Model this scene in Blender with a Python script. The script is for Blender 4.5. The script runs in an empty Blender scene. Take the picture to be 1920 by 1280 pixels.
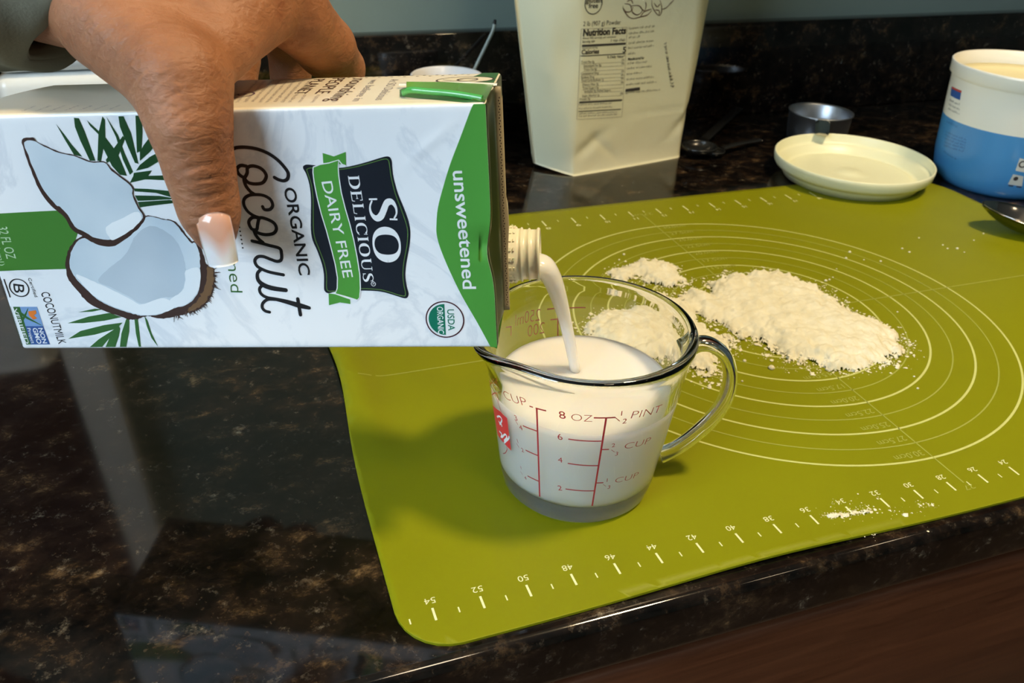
import bpy, bmesh, math, random
import numpy as np
from mathutils import Vector, Matrix

random.seed(7)
rng = np.random.default_rng(7)
S = 0.01                                   # the scene is measured in centimetres, Blender works in metres
SC = bpy.context.scene
COL = SC.collection

# ------------------------------------------------------------------ camera
FOC = 1554.675                             # focal length for a 1920 px wide frame
RV = np.array([2.09899310, -0.332306278, 0.230387619])
CP = np.array([-31.5702379, -38.7498503, 26.0629788])
def rodr(r):
    t = np.linalg.norm(r); k = r / t
    K = np.array([[0, -k[2], k[1]], [k[2], 0, -k[0]], [-k[1], k[0], 0]])
    return np.eye(3) + np.sin(t) * K + (1 - np.cos(t)) * K @ K
CR = rodr(RV)                              # rows: camera right, down, forward
cam_data = bpy.data.cameras.new('camera')
cam = bpy.data.objects.new('camera', cam_data); COL.objects.link(cam)
cam_data.sensor_width = 36.0
cam_data.lens = FOC / 1920 * 36.0
cam_data.clip_start = 0.01; cam_data.clip_end = 50
_m = Matrix([[CR[0][i], -CR[1][i], -CR[2][i], CP[i] * S] for i in range(3)] + [[0, 0, 0, 1]])
cam.matrix_world = _m
cam_data.dof.use_dof = True
cam_data.dof.focus_distance = 0.345
cam_data.dof.aperture_fstop = 22
SC.camera = cam

# ------------------------------------------------------------------ world, lights, exposure
w = bpy.data.worlds.new('world'); SC.world = w; w.use_nodes = True
w.node_tree.nodes['Background'].inputs[0].default_value = (0.80, 0.88, 1.0, 1)
w.node_tree.nodes['Background'].inputs[1].default_value = 0.10
def area_light(name, loc, target, size, energy, color, size_y=None):
    d = bpy.data.lights.new(name, 'AREA'); d.shape = 'RECTANGLE' if size_y else 'DISK'
    d.size = size * S
    if size_y: d.size_y = size_y * S
    d.energy = energy; d.color = color
    o = bpy.data.objects.new(name, d); COL.objects.link(o)
    o.location = Vector(loc) * S
    o.rotation_euler = (Vector(target) - Vector(loc)).to_track_quat('-Z', 'Y').to_euler()
    return o
area_light('ceiling_and_fill_light', (36, -34, 147), (-5, 0, 0), 20, 22.0, (1.0, 0.77, 0.45))
area_light('ceiling_and_fill_light', (-5, -90, 147), (-5, 0, 0), 20, 3.0, (1.0, 0.80, 0.55))  # weak unseen lamp, added only as a soft fill
area_light('window_light', (-213, -95, 90), (-20, 0, 5), 110, 60.0, (0.66, 0.84, 1.0), 90)
SC.view_settings.view_transform = 'Standard'
SC.view_settings.look = 'None'
SC.view_settings.exposure = 0.0
SC.view_settings.gamma = 1.0
SC.view_settings.use_curve_mapping = False

# ------------------------------------------------------------------ measuring helpers (photograph point -> point on a known plane)
def ray(uv):
    return CR.T @ np.array([(uv[0] - 960) / FOC, (uv[1] - 640) / FOC, 1.0])
def on_plane(uv, o, n):
    d = ray(uv); t = (np.asarray(o) - CP) @ n / (d @ n); return CP + t * d
def ground(uv, z=0.0):
    return on_plane(uv, (0, 0, z), np.array([0, 0, 1.0]))
def at_depth(x, y, dep):
    return CP + dep * ray((x, y))
def crop(x0, y0, s):
    return lambda pts: [(x0 + s * a, y0 + s * b) for a, b in pts]

# ------------------------------------------------------------------ object helpers
ABS = {}
def origin_of(o): return ABS.get(o.name, np.zeros(3)) if o else np.zeros(3)
def tag(o, label=None, cat=None, group=None, kind=None):
    if label: o['label'] = label
    if cat: o['category'] = cat
    if group: o['group'] = group
    if kind: o['kind'] = kind
    return o
def thing(name, loc, label, cat, group=None, parent=None):
    o = bpy.data.objects.new(name, None); COL.objects.link(o)
    o.empty_display_size = 0.01
    o.location = Vector(loc) * S
    ABS[o.name] = np.array(loc, float)
    return tag(o, label, cat, group)
def mesh_obj(name, verts, faces, mat, parent=None, smooth=True, origin=None, label=None, mats=None, mat_idx=None):
    verts = np.asarray(verts, float).reshape(-1, 3)
    if parent is not None: org = origin_of(parent)
    else: org = np.array(origin, float) if origin is not None else np.array([verts[:, 0].mean(), verts[:, 1].mean(), verts[:, 2].min()])
    me = bpy.data.meshes.new(name)
    me.from_pydata(((verts - org) * S).tolist(), [], [tuple(int(i) for i in f) for f in faces])
    for m in (mats or [mat]): me.materials.append(m)
    if mat_idx is not None: me.polygons.foreach_set('material_index', np.asarray(mat_idx, dtype=np.int32))
    me.polygons.foreach_set('use_smooth', [bool(smooth)] * len(me.polygons))
    me.update()
    o = bpy.data.objects.new(name, me); COL.objects.link(o)
    if parent is not None: o.parent = parent
    else: o.location = Vector(org) * S
    ABS[o.name] = org
    if label: o['label'] = label
    return o
def join(parts):
    V = []; F = []; n = 0
    for v, f in parts:
        v = np.asarray(v, float).reshape(-1, 3); V.append(v); F += [tuple(i + n for i in q) for q in f]; n += len(v)
    return np.concatenate(V), F
def grid_faces(nu, nv, closed_u=False, closed_v=False, flip=False):
    F = []
    for i in range(nu if closed_u else nu - 1):
        for j in range(nv if closed_v else nv - 1):
            a = i * nv + j; b = ((i + 1) % nu) * nv + j; c = ((i + 1) % nu) * nv + (j + 1) % nv; d = i * nv + (j + 1) % nv
            F.append((a, d, c, b) if flip else (a, b, c, d))
    return F
def lathe(profile, center, n=96, fn=None):
    """profile: (r, z) list; fn(az, r, z) -> (r, z) may deform it"""
    cx, cy, cz = center; V = []; m = len(profile)
    for i in range(n):
        a = 2 * math.pi * i / n
        for r, z in profile:
            if fn: r, z = fn(a, r, z)
            V.append((cx + r * math.cos(a), cy + r * math.sin(a), cz + z))
    return np.array(V), grid_faces(n, m, closed_u=True)
def tube(path, rad, n=12, squash=1.0, caps=True, up=(0, 0, 1)):
    P = np.asarray(path, float); m = len(P); V = []
    rad = np.full(m, rad) if np.isscalar(rad) else np.asarray(rad)
    T = np.gradient(P, axis=0); T /= np.linalg.norm(T, axis=1)[:, None]
    u0 = np.array(up, float)
    for i in range(m):
        t = T[i]; a = u0 - (u0 @ t) * t
        if np.linalg.norm(a) < 1e-3: a = np.array([1., 0, 0]) - t[0] * t
        a /= np.linalg.norm(a); b = np.cross(t, a); u0 = a
        for k in range(n):
            an = 2 * math.pi * k / n
            V.append(P[i] + rad[i] * (math.cos(an) * a + squash * math.sin(an) * b))
    F = grid_faces(m, n, closed_v=True)
    if caps: F.append(tuple(range(n))[::-1]); F.append(tuple((m - 1) * n + k for k in range(n)))
    return np.array(V), F
def box(lo, hi):
    x0, y0, z0 = lo; x1, y1, z1 = hi
    V = [(x, y, z) for x in (x0, x1) for y in (y0, y1) for z in (z0, z1)]
    F = [(0, 1, 3, 2), (4, 6, 7, 5), (0, 4, 5, 1), (2, 3, 7, 6), (0, 2, 6, 4), (1, 5, 7, 3)]
    return np.array(V, float), F
def bevel_box(name, lo, hi, bev, mat, parent=None, seg=3, origin=None, label=None):
    bm = bmesh.new(); v, f = box(lo, hi)
    bv = [bm.verts.new(p) for p in v]
    for q in f: bm.faces.new([bv[i] for i in q])
    bmesh.ops.recalc_face_normals(bm, faces=bm.faces)
    bmesh.ops.bevel(bm, geom=list(bm.edges), offset=bev, segments=seg, affect='EDGES', profile=0.5)
    bm.verts.index_update()
    V = [tuple(x.co) for x in bm.verts]; F = [[x.index for x in q.verts] for q in bm.faces]; bm.free()
    return mesh_obj(name, V, F, mat, parent, smooth=True, origin=origin, label=label)
def catmull(pts, n=8, closed=False):
    P = np.asarray(pts, float); m = len(P); out = []
    for i in range(m if closed else m - 1):
        if closed: a, b, c, d = P[(i - 1) % m], P[i], P[(i + 1) % m], P[(i + 2) % m]
        else: a, b, c, d = P[max(i - 1, 0)], P[i], P[i + 1], P[min(i + 2, m - 1)]
        for k in range(n):
            t = k / n
            out.append(0.5 * (2 * b + (c - a) * t + (2 * a - 5 * b + 4 * c - d) * t * t + (3 * b - a - 3 * c + d) * t ** 3))
    if not closed: out.append(P[-1])
    return np.array(out)

# ------------------------------------------------------------------ materials
def node_mat(name, color=(0.8, 0.8, 0.8), rough=0.5, **kw):
    m = bpy.data.materials.new(name); m.use_nodes = True
    b = m.node_tree.nodes['Principled BSDF']
    b.inputs['Base Color'].default_value = (*color, 1)
    b.inputs['Roughness'].default_value = rough
    for k, v in kw.items(): b.inputs[k.replace('_', ' ')].default_value = v
    return m
def nodes(m): return m.node_tree.nodes, m.node_tree.links, m.node_tree.nodes['Principled BSDF']
def tex_coord(m, scale=(1, 1, 1), rot=(0, 0, 0), kind='Object'):
    N, L, _ = nodes(m); c = N.new('ShaderNodeTexCoord'); mp = N.new('ShaderNodeMapping')
    mp.inputs['Scale'].default_value = scale; mp.inputs['Rotation'].default_value = rot
    L.new(c.outputs[kind], mp.inputs[0]); return mp.outputs[0]
def noise(m, vec, scale, detail=4, rough=0.5, dist=0.0):
    N, L, _ = nodes(m); n = N.new('ShaderNodeTexNoise'); n.inputs['Scale'].default_value = scale
    n.inputs['Detail'].default_value = detail; n.inputs['Roughness'].default_value = rough; n.inputs['Distortion'].default_value = dist
    L.new(vec, n.inputs['Vector']); return n.outputs[0]
def ramp(m, fac, stops, interp='LINEAR'):
    N, L, _ = nodes(m); r = N.new('ShaderNodeValToRGB'); r.color_ramp.interpolation = interp
    e = r.color_ramp.elements
    while len(e) < len(stops): e.new(0.5)
    for x, (p, c) in zip(e, stops): x.position = p; x.color = (*c, 1)
    L.new(fac, r.inputs[0]); return r.outputs[0]
def mix(m, fac, a, b, mode='MIX'):
    N, L, _ = nodes(m); x = N.new('ShaderNodeMix'); x.data_type = 'RGBA'; x.blend_type = mode
    for s, i in ((fac, 0), (a, 6), (b, 7)):
        if hasattr(s, 'links'): L.new(s, x.inputs[i])
        else: x.inputs[i].default_value = s if i == 0 else (*s, 1)
    return x.outputs[2]
def bump(m, h, strength=0.3, dist=0.001):
    N, L, b = nodes(m); x = N.new('ShaderNodeBump'); x.inputs['Strength'].default_value = strength
    x.inputs['Distance'].default_value = dist; L.new(h, x.inputs['Height']); L.new(x.outputs[0], b.inputs['Normal'])
def flat(name, c, rough=0.45, **kw): return node_mat(name, c, rough, **kw)

# polished black granite with brown and gold crystals
granite = node_mat('granite', (0.01, 0.009, 0.008), 0.07)
N, L, B = nodes(granite)
v = tex_coord(granite, (1, 1, 1), (0.3, 0.2, 0.5))
v2 = tex_coord(granite, (0.8, 1.15, 1), (0, 0, 0.9))
n1 = noise(granite, v2, 62, 9, 0.74, 0.15)
n2 = noise(granite, v, 30, 4, 0.6, 0.1)
n3 = noise(granite, v, 260, 6, 0.7)
n4 = noise(granite, v, 110, 8, 0.75, 0.1)
c1 = ramp(granite, n1, [(0.42, (0.0035, 0.003, 0.003)), (0.54, (0.012, 0.008, 0.006)), (0.62, (0.045, 0.028, 0.015)), (0.71, (0.19, 0.12, 0.055))])
c2 = ramp(granite, n4, [(0.57, (0, 0, 0)), (0.64, (0.040, 0.033, 0.024)), (0.73, (0.26, 0.22, 0.15))])
c3 = ramp(granite, n3, [(0.60, (0, 0, 0)), (0.76, (0.07, 0.045, 0.025))])
k = ramp(granite, n2, [(0.34, (0.28, 0.28, 0.28)), (0.58, (1, 1, 1))])
cc = mix(granite, 1.0, c1, c2, 'ADD'); cc = mix(granite, 1.0, cc, c3, 'ADD'); cc = mix(granite, 1.0, cc, k, 'MULTIPLY')
L.new(cc, B.inputs['Base Color'])
B.inputs['IOR'].default_value = 1.5

mat_green = node_mat('green_silicone', (0.21, 0.22, 0.0015), 0.5, Specular_IOR_Level=0.2)
N, L, B = nodes(mat_green)
v = tex_coord(mat_green)
n = noise(mat_green, v, 9, 3)
L.new(ramp(mat_green, n, [(0.3, (0.200, 0.212, 0.0012)), (0.7, (0.218, 0.230, 0.0018))]), B.inputs['Base Color'])
bump(mat_green, noise(mat_green, v, 1800, 2), 0.12, 0.0002)
print_lime = flat('pale_lime_print', (0.55, 0.58, 0.20), 0.5)
print_lime2 = flat('faint_lime_print', (0.34, 0.37, 0.07), 0.5)
print_white = flat('white_lime_print', (0.76, 0.78, 0.46), 0.5)

wall_paint = node_mat('sage_grey_paint', (0.165, 0.215, 0.19), 0.75)
N, L, B = nodes(wall_paint); bump(wall_paint, noise(wall_paint, tex_coord(wall_paint), 220, 4), 0.25, 0.0006)
ceil_paint = flat('ceiling_paint', (0.62, 0.62, 0.58), 0.9)
wood = node_mat('dark_cherry_wood', (0.07, 0.022, 0.009), 0.38)
N, L, B = nodes(wood)
v = tex_coord(wood, (0.6, 6, 9), (0, 0, 0))
L.new(ramp(wood, noise(wood, v, 16, 6, 0.6, 1.0), [(0.3, (0.050, 0.014, 0.005)), (0.7, (0.105, 0.036, 0.014))]), B.inputs['Base Color'])
floor_mat = flat('floor_wood', (0.12, 0.07, 0.04), 0.5)

def carton_paper(name, base, vein, amt=1.0):
    m = node_mat(name, base, 0.30)
    N, L, B = nodes(m); v = tex_coord(m, (1, 1, 1), (0.4, 0.9, 0.2))
    n = noise(m, v, 14, 7, 0.6, 1.6)
    L.new(mix(m, ramp(m, n, [(0.47, (0, 0, 0)), (0.51, (amt,) * 3), (0.55, (0, 0, 0))]), base, vein), B.inputs['Base Color'])
    bump(m, noise(m, v, 34, 3, 0.5), 0.30, 0.0012)
    return m
paper_white = carton_paper('marbled_white_carton', (0.86, 0.88, 0.91), (0.66, 0.70, 0.76), 0.55)
paper_cream = carton_paper('cream_carton', (0.84, 0.76, 0.60), (0.80, 0.72, 0.58), 0.3)
ink_black = flat('black_ink', (0.012, 0.012, 0.014), 0.32)
ink_navy = flat('blue_black_ink', (0.010, 0.014, 0.022), 0.30)
ink_green = flat('green_ink', (0.075, 0.30, 0.045), 0.28)
ink_green_leaf = flat('dark_leaf_ink', (0.014, 0.062, 0.018), 0.32)
ink_green_leaf2 = flat('leaf_ink', (0.035, 0.13, 0.028), 0.32)
ink_green_line = flat('olive_line_ink', (0.10, 0.20, 0.05), 0.32)
ink_white = flat('white_ink', (0.82, 0.84, 0.86), 0.32)
ink_seal = flat('seal_green_ink', (0.006, 0.17, 0.10), 0.32)
ink_maroon = flat('maroon_ink', (0.055, 0.010, 0.02), 0.32)
ink_blue = flat('blue_ink', (0.03, 0.09, 0.30), 0.32)
ink_sky = flat('sky_blue_ink', (0.20, 0.34, 0.60), 0.32)
ink_orange = flat('orange_ink', (0.75, 0.20, 0.03), 0.32)
ink_brown = flat('brown_shell_ink', (0.045, 0.020, 0.014), 0.35)
ink_fibre = flat('tan_fibre_ink', (0.16, 0.085, 0.035), 0.35)
ink_flesh = node_mat('coconut_flesh_ink', (0.66, 0.73, 0.80), 0.32)
N, L, B = nodes(ink_flesh)
L.new(ramp(ink_flesh, noise(ink_flesh, tex_coord(ink_flesh), 22, 3), [(0.3, (0.50, 0.60, 0.68)), (0.7, (0.76, 0.83, 0.88))]), B.inputs['Base Color'])
ink_flesh_lit = flat('bright_flesh_ink', (0.86, 0.90, 0.93), 0.32)
ink_cavity = node_mat('coconut_hollow_ink', (0.45, 0.5, 0.56), 0.32)
N, L, B = nodes(ink_cavity)
L.new(ramp(ink_cavity, noise(ink_cavity, tex_coord(ink_cavity), 20, 2), [(0.3, (0.40, 0.48, 0.55)), (0.7, (0.60, 0.68, 0.75))]), B.inputs['Base Color'])
ink_dark_cream = flat('brown_text_ink', (0.07, 0.035, 0.03), 0.4)
ink_lilac = flat('lilac_text_ink', (0.25, 0.20, 0.22), 0.4)
cup_red = flat('red_scale_enamel', (0.42, 0.02, 0.03), 0.35)
cup_red2 = flat('bright_red_enamel', (0.70, 0.035, 0.045), 0.35)

plastic_white = flat('cream_white_plastic', (0.80, 0.77, 0.66), 0.33)
spout_mat = node_mat('spout_plastic', (0.90, 0.85, 0.66), 0.28, Subsurface_Weight=0.15, Subsurface_Scale=0.004)
milk_mat = node_mat('coconut_milk', (0.88, 0.87, 0.84), 0.16, Subsurface_Weight=1.0, Subsurface_Scale=0.010)
milk_mat.node_tree.nodes['Principled BSDF'].inputs['Subsurface Radius'].default_value = (1, 0.9, 0.75)
glass = node_mat('clear_glass', (0.985, 0.995, 0.98), 0.0, IOR=1.47, Transmission_Weight=1.0)
steel = node_mat('stainless_steel', (0.55, 0.54, 0.52), 0.16, Metallic=1.0)
dark_steel = node_mat('polished_steel', (0.42, 0.40, 0.38), 0.12, Metallic=1.0)
black_plastic = flat('black_plastic', (0.012, 0.012, 0.012), 0.25)
flour_mat = node_mat('flour', (0.86, 0.80, 0.62), 0.9)
N, L, B = nodes(flour_mat)
v = tex_coord(flour_mat)
L.new(ramp(flour_mat, noise(flour_mat, v, 120, 4), [(0.3, (0.74, 0.69, 0.50)), (0.7, (0.85, 0.82, 0.66))]), B.inputs['Base Color'])
bump(flour_mat, noise(flour_mat, v, 900, 5, 0.7), 0.6, 0.0007)

skin = node_mat('skin', (0.5, 0.27, 0.17), 0.52, Specular_IOR_Level=0.35, Subsurface_Weight=0.18, Subsurface_Scale=0.004)
N, L, B = nodes(skin)
B.inputs['Subsurface Radius'].default_value = (1.0, 0.35, 0.18)
v = tex_coord(skin)
s1 = ramp(skin, noise(skin, v, 38, 5, 0.6), [(0.3, (0.23, 0.090, 0.040)), (0.55, (0.345, 0.145, 0.068)), (0.8, (0.44, 0.205, 0.108))])
s2 = ramp(skin, noise(skin, v, 75, 4, 0.5), [(0.62, (1, 1, 1)), (0.76, (0.72, 0.58, 0.50))])
L.new(mix(skin, 1.0, s1, s2, 'MULTIPLY'), B.inputs['Base Color'])
fine = noise(skin, tex_coord(skin, (1, 1, 1), (0, 0, 0)), 420, 5, 0.65, 0.5)
vst = tex_coord(skin, (1.0, 3.2, 3.2), (0.9, 0.5, 0.8))
lines = noise(skin, vst, 105, 3, 0.5, 0.8)
N_ = N.new('ShaderNodeMath'); N_.operation = 'MULTIPLY_ADD'; L.new(lines, N_.inputs[0]); N_.inputs[1].default_value = 1.6
L.new(fine, N_.inputs[2]); bump(skin, N_.outputs[0], 0.55, 0.0008)
nail_mat = node_mat('gel_nail', (0.8, 0.6, 0.52), 0.10, Subsurface_Weight=0.2, Subsurface_Scale=0.002)
sleeve_mat = node_mat('sleeve_fabric', (0.17, 0.165, 0.115), 0.85)
N, L, B = nodes(sleeve_mat); v = tex_coord(sleeve_mat, (1, 1, 1), (0.3, 0.2, 0.7))
bump(sleeve_mat, noise(sleeve_mat, v, 900, 3), 0.25, 0.0004)

# ------------------------------------------------------------------ printing on surfaces
def strip2(pts, width, caps=True, smooth=0):
    """ribbon along a 2-D polyline -> (verts, faces)"""
    P = np.asarray(pts, float)
    if smooth: P = catmull(P, smooth)
    Wd = np.asarray(width, float) if not np.isscalar(width) else np.full(len(P), float(width))
    if len(Wd) != len(P): Wd = np.interp(np.linspace(0, 1, len(P)), np.linspace(0, 1, len(Wd)), Wd)
    T = np.gradient(P, axis=0); ln = np.linalg.norm(T, axis=1)[:, None]; ln[ln == 0] = 1; T = T / ln
    Nn = np.stack([-T[:, 1], T[:, 0]], 1) * Wd[:, None] / 2
    V = []
    for a, n_ in zip(P, Nn): V += [a + n_, a - n_]
    F = [(2 * i, 2 * i + 1, 2 * i + 3, 2 * i + 2) for i in range(len(P) - 1)]
    if caps:
        for a, r in ((P[0], Wd[0] / 2), (P[-1], Wd[-1] / 2)):
            k0 = len(V); V += [a + r * np.array([math.cos(t), math.sin(t)]) for t in np.linspace(0, 2 * math.pi, 13)[:-1]]
            F.append(tuple(range(k0, k0 + 12)))
    return np.array(V), F
def join2(parts):
    V = []; F = []; n = 0
    for v, f in parts:
        v = np.asarray(v, float).reshape(-1, 2); V.append(v); F += [tuple(i + n for i in q) for q in f]; n += len(v)
    return np.concatenate(V), F
def ring2(c, r, wd, n=64, a0=0, a1=2 * math.pi):
    t = np.linspace(a0, a1, n + 1)
    return strip2(np.stack([c[0] + r * np.cos(t), c[1] + r * np.sin(t)], 1), wd, caps=False)
def poly2(pts, step=0.5):
    """filled polygon cut along a grid so that it can follow a curved surface"""
    bm = bmesh.new(); vs = [bm.verts.new((p[0], p[1], 0)) for p in pts]
    f = bm.faces.new(vs); bmesh.ops.triangulate(bm, faces=[f])
    P = np.asarray(pts)
    for ax in (0, 1):
        lo, hi = P[:, ax].min(), P[:, ax].max()
        for c in np.arange(math.ceil(lo / step) * step, hi, step):
            co = [0, 0, 0]; co[ax] = c; no = [0, 0, 0]; no[ax] = 1
            bmesh.ops.bisect_plane(bm, geom=list(bm.verts) + list(bm.edges) + list(bm.faces), plane_co=co, plane_no=no)
    bm.verts.index_update()
    V = np.array([(q.co.x, q.co.y) for q in bm.verts]); F = [[q.index for q in g.verts] for g in bm.faces]; bm.free()
    return V, F
_text_cache = {}
def text2(s, bold=0.0, shear=0.0):
    """letters of Blender's built-in font as a flat mesh, height of a capital = 1"""
    key = (s, bold, shear)
    if key in _text_cache: return _text_cache[key]
    cu = bpy.data.curves.new('t', 'FONT'); cu.body = s; cu.size = 1; cu.offset = bold; cu.resolution_u = 4; cu.fill_mode = 'FRONT'; cu.shear = shear
    o = bpy.data.objects.new('t', cu); COL.objects.link(o)
    dg = bpy.context.evaluated_depsgraph_get(); me = o.evaluated_get(dg).to_mesh()
    V = np.array([(q.co.x, q.co.y) for q in me.vertices]).reshape(-1, 2) / 0.7; F = [tuple(q.vertices) for q in me.polygons]
    o.evaluated_get(dg).to_mesh_clear(); bpy.data.objects.remove(o); bpy.data.curves.remove(cu)
    _text_cache[key] = (V, F); return V, F
def fit_text(s, p0, p1, h, bold=0.0, flip=False, glyphs=None, fitw=True, shear=0.0):
    """text from p0 to p1 along its baseline, capital height h, up = left of the reading direction (right if flip)"""
    V, F = glyphs(s) if glyphs else text2(s, bold, shear)
    V = V.copy(); p0 = np.asarray(p0, float); p1 = np.asarray(p1, float)
    d = p1 - p0; ln = np.linalg.norm(d); d = d / ln; up = np.array([-d[1], d[0]]) * (-1 if flip else 1)
    x = V[:, 0] - V[:, 0].min(); sx = ln / x.max() if fitw else h
    return p0 + np.outer(x * sx, d) + np.outer(V[:, 1] * h, up), F
def scribble(p0, p1, h, flip=False, dens=0.72):
    """a line of print too small to read: little marks grouped in words"""
    p0 = np.asarray(p0, float); p1 = np.asarray(p1, float); d = p1 - p0; ln = np.linalg.norm(d); d /= ln
    up = np.array([-d[1], d[0]]) * (-1 if flip else 1); x = 0; parts = []
    while x < ln:
        wl = h * random.uniform(1.5, 5)
        xe = min(x + wl, ln)
        while x < xe:
            cw = h * random.uniform(0.28, 0.5); hh = h * random.choice([0.65, 0.65, 0.95]); t = h * 0.13
            a = p0 + d * x; k = random.random()
            if k < 0.5: parts.append(strip2([a, a + up * hh], t, False)); parts.append(strip2([a + up * hh * .6, a + up * hh * .6 + d * cw * .7], t, False))
            else: parts.append(strip2([a, a + d * cw * .7, a + d * cw * .7 + up * hh * .7, a + up * hh * .65], t, False))
            x += cw + h * 0.16
        x += h * (1 - dens) * 1.6
    return join2(parts)
def decal(name, part, surf, mat, parent, lift=0.012, label=None):
    V2, F = part
    V = surf(np.asarray(V2), lift)
    return mesh_obj(name, V, F, mat, parent, smooth=True, label=label)
# serif capitals built from strokes (x, y in capital heights)
def arc(cx, cy, rx, ry, a0, a1, n=22):
    t = np.radians(np.linspace(a0, a1, n)); return [(cx + rx * math.cos(a), cy + ry * math.sin(a)) for a in t]
def _ell(cx, rx, ry, thick, thin, a0=0, a1=360, n=40):
    t = np.radians(np.linspace(a0, a1, n)); wd = [thin + (thick - thin) * abs(math.cos(a)) ** 1.6 for a in t]
    return ([(cx + (rx - w_ / 2) * math.cos(a), 0.5 + (ry - thin / 2) * math.sin(a)) for a, w_ in zip(t, wd)], wd)
SERIF = {
 'O': (1.0, [_ell(0.5, 0.48, 0.52, 0.21, 0.07)]),
 'D': (0.98, [([(0.19, 0), (0.19, 1)], 0.17), ([(0.04, 0.03), (0.5, 0.03)], 0.06), ([(0.04, 0.97), (0.5, 0.97)], 0.06),
        ([(0.45 + 0.40 * math.cos(a), 0.5 + 0.47 * math.sin(a)) for a in np.radians(np.linspace(90, -90, 20))], [0.06 + 0.15 * abs(math.cos(a)) for a in np.radians(np.linspace(90, -90, 20))])]),
 'E': (0.82, [([(0.19, 0), (0.19, 1)], 0.17), ([(0.04, 0.03), (0.72, 0.03)], 0.06), ([(0.04, 0.97), (0.68, 0.97)], 0.06), ([(0.2, 0.52), (0.56, 0.52)], 0.055),
        ([(0.70, 0.0), (0.75, 0.27)], 0.05), ([(0.67, 1.0), (0.69, 0.76)], 0.05), ([(0.56, 0.42), (0.56, 0.62)], 0.04)]),
 'L': (0.80, [([(0.19, 0), (0.19, 1)], 0.17), ([(0.04, 0.03), (0.70, 0.03)], 0.06), ([(0.04, 0.97), (0.36, 0.97)], 0.05), ([(0.68, 0.0), (0.74, 0.30)], 0.05)]),
 'I': (0.42, [([(0.21, 0), (0.21, 1)], 0.17), ([(0.05, 0.025), (0.37, 0.025)], 0.05), ([(0.05, 0.975), (0.37, 0.975)], 0.05)]),
 'C': (0.92, [_ell(0.5, 0.46, 0.52, 0.20, 0.06, 42, 318), ([(0.84, 0.66), (0.86, 0.98)], 0.05), ([(0.80, 0.12), (0.88, 0.24)], 0.04)]),
 'U': (1.0, [([(0.22, 0.98), (0.22, 0.36)] + arc(0.51, 0.36, 0.29, 0.33, 180, 360, 16) + [(0.80, 0.98)], [0.17, 0.17] + [0.15] * 5 + [0.07] * 11 + [0.06]), ([(0.06, 0.975), (0.38, 0.975)], 0.05), ([(0.66, 0.975), (0.94, 0.975)], 0.05)]),
 'S': (0.74, [(catmull([(0.60, 0.86), (0.47, 0.965), (0.30, 0.96), (0.165, 0.84), (0.19, 0.66), (0.36, 0.53), (0.53, 0.40), (0.60, 0.22), (0.49, 0.06), (0.30, 0.03), (0.13, 0.13)], 4), [0.05, 0.06, 0.09, 0.15, 0.19, 0.21, 0.21, 0.16, 0.10, 0.06, 0.05]),
        ([(0.62, 0.70), (0.625, 0.98)], 0.045), ([(0.10, 0.02), (0.095, 0.32)], 0.045)]),
}
def serif(s):
    x = 0; parts = []
    for ch in s:
        adv, st = SERIF[ch]
        for pts, wd in st:
            v_, f_ = strip2(pts, wd, caps=False); parts.append((v_ + np.array([x, 0]), f_))
        x += adv + 0.06
    return join2(parts)

# ================================================================== THE SETTING
ZC = -0.12                                  # counter top; z = 0 is the top of the baking mat
Y0, Y1 = -19.4, 43.6                        # counter front edge, wall side
def structure(name, v, f, mat, smooth=False):
    o = mesh_obj(name, v, f, mat, None, smooth=smooth); o['kind'] = 'structure'; return o
# countertop with a softly rounded front edge
prof = [(Y1, ZC), (Y0 + 0.55, ZC)] + [(Y0 + 0.55 - 0.55 * math.sin(a), ZC - 0.55 + 0.55 * math.cos(a)) for a in np.radians(np.linspace(15, 90, 6))] \
     + [(Y0, ZC - 2.5)] + [(Y0 + 0.4 - 0.4 * math.cos(a), ZC - 2.6 - 0.4 * math.sin(a)) for a in np.radians(np.linspace(15, 90, 4))] + [(Y1, ZC - 3.0)]
V = []; nx = 2
for x in (-170, 170):
    for y, z in prof: V.append((x, y, z))
m_ = len(prof); F = [(i, i + 1, m_ + i + 1, m_ + i) for i in range(m_ - 1)] + [(m_ - 1, 0, m_, 2 * m_ - 1), tuple(range(m_))[::-1], tuple(range(m_, 2 * m_))]
o = mesh_obj('granite_countertop', V, F, granite, origin=(0, 12, ZC - 3), smooth=True)
tag(o, 'polished black granite countertop with brown and gold flecks under the green mat', 'countertop')
for p_ in o.data.polygons: p_.use_smooth = len(p_.vertices) == 4 and abs(p_.normal.x) < .5
o.data.set_sharp_from_angle(angle=math.radians(40)) if hasattr(o.data, 'set_sharp_from_angle') else None
v, f = box((-170, Y1 - 2.0, ZC), (170, Y1, ZC + 10.0))
o = bevel_box('granite_backsplash', (-170, Y1 - 2.0, ZC), (170, Y1, ZC + 10.0), 0.15, granite)
tag(o, 'low black granite backsplash strip along the wall behind the counter', 'backsplash')
structure('wall_back', *box((-225, Y1, -95), (260, Y1 + 8, 152)), wall_paint)
structure('wall_front', *box((-225, -268, -95), (260, -260, 152)), wall_paint)
structure('wall_right', *box((252, -260, -95), (260, Y1, 152)), wall_paint)
structure('ceiling', *box((-225, -268, 152), (260, Y1 + 8, 160)), ceil_paint)
structure('floor', *box((-225, -268, -100), (260, Y1 + 8, -95)), floor_mat)
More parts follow.
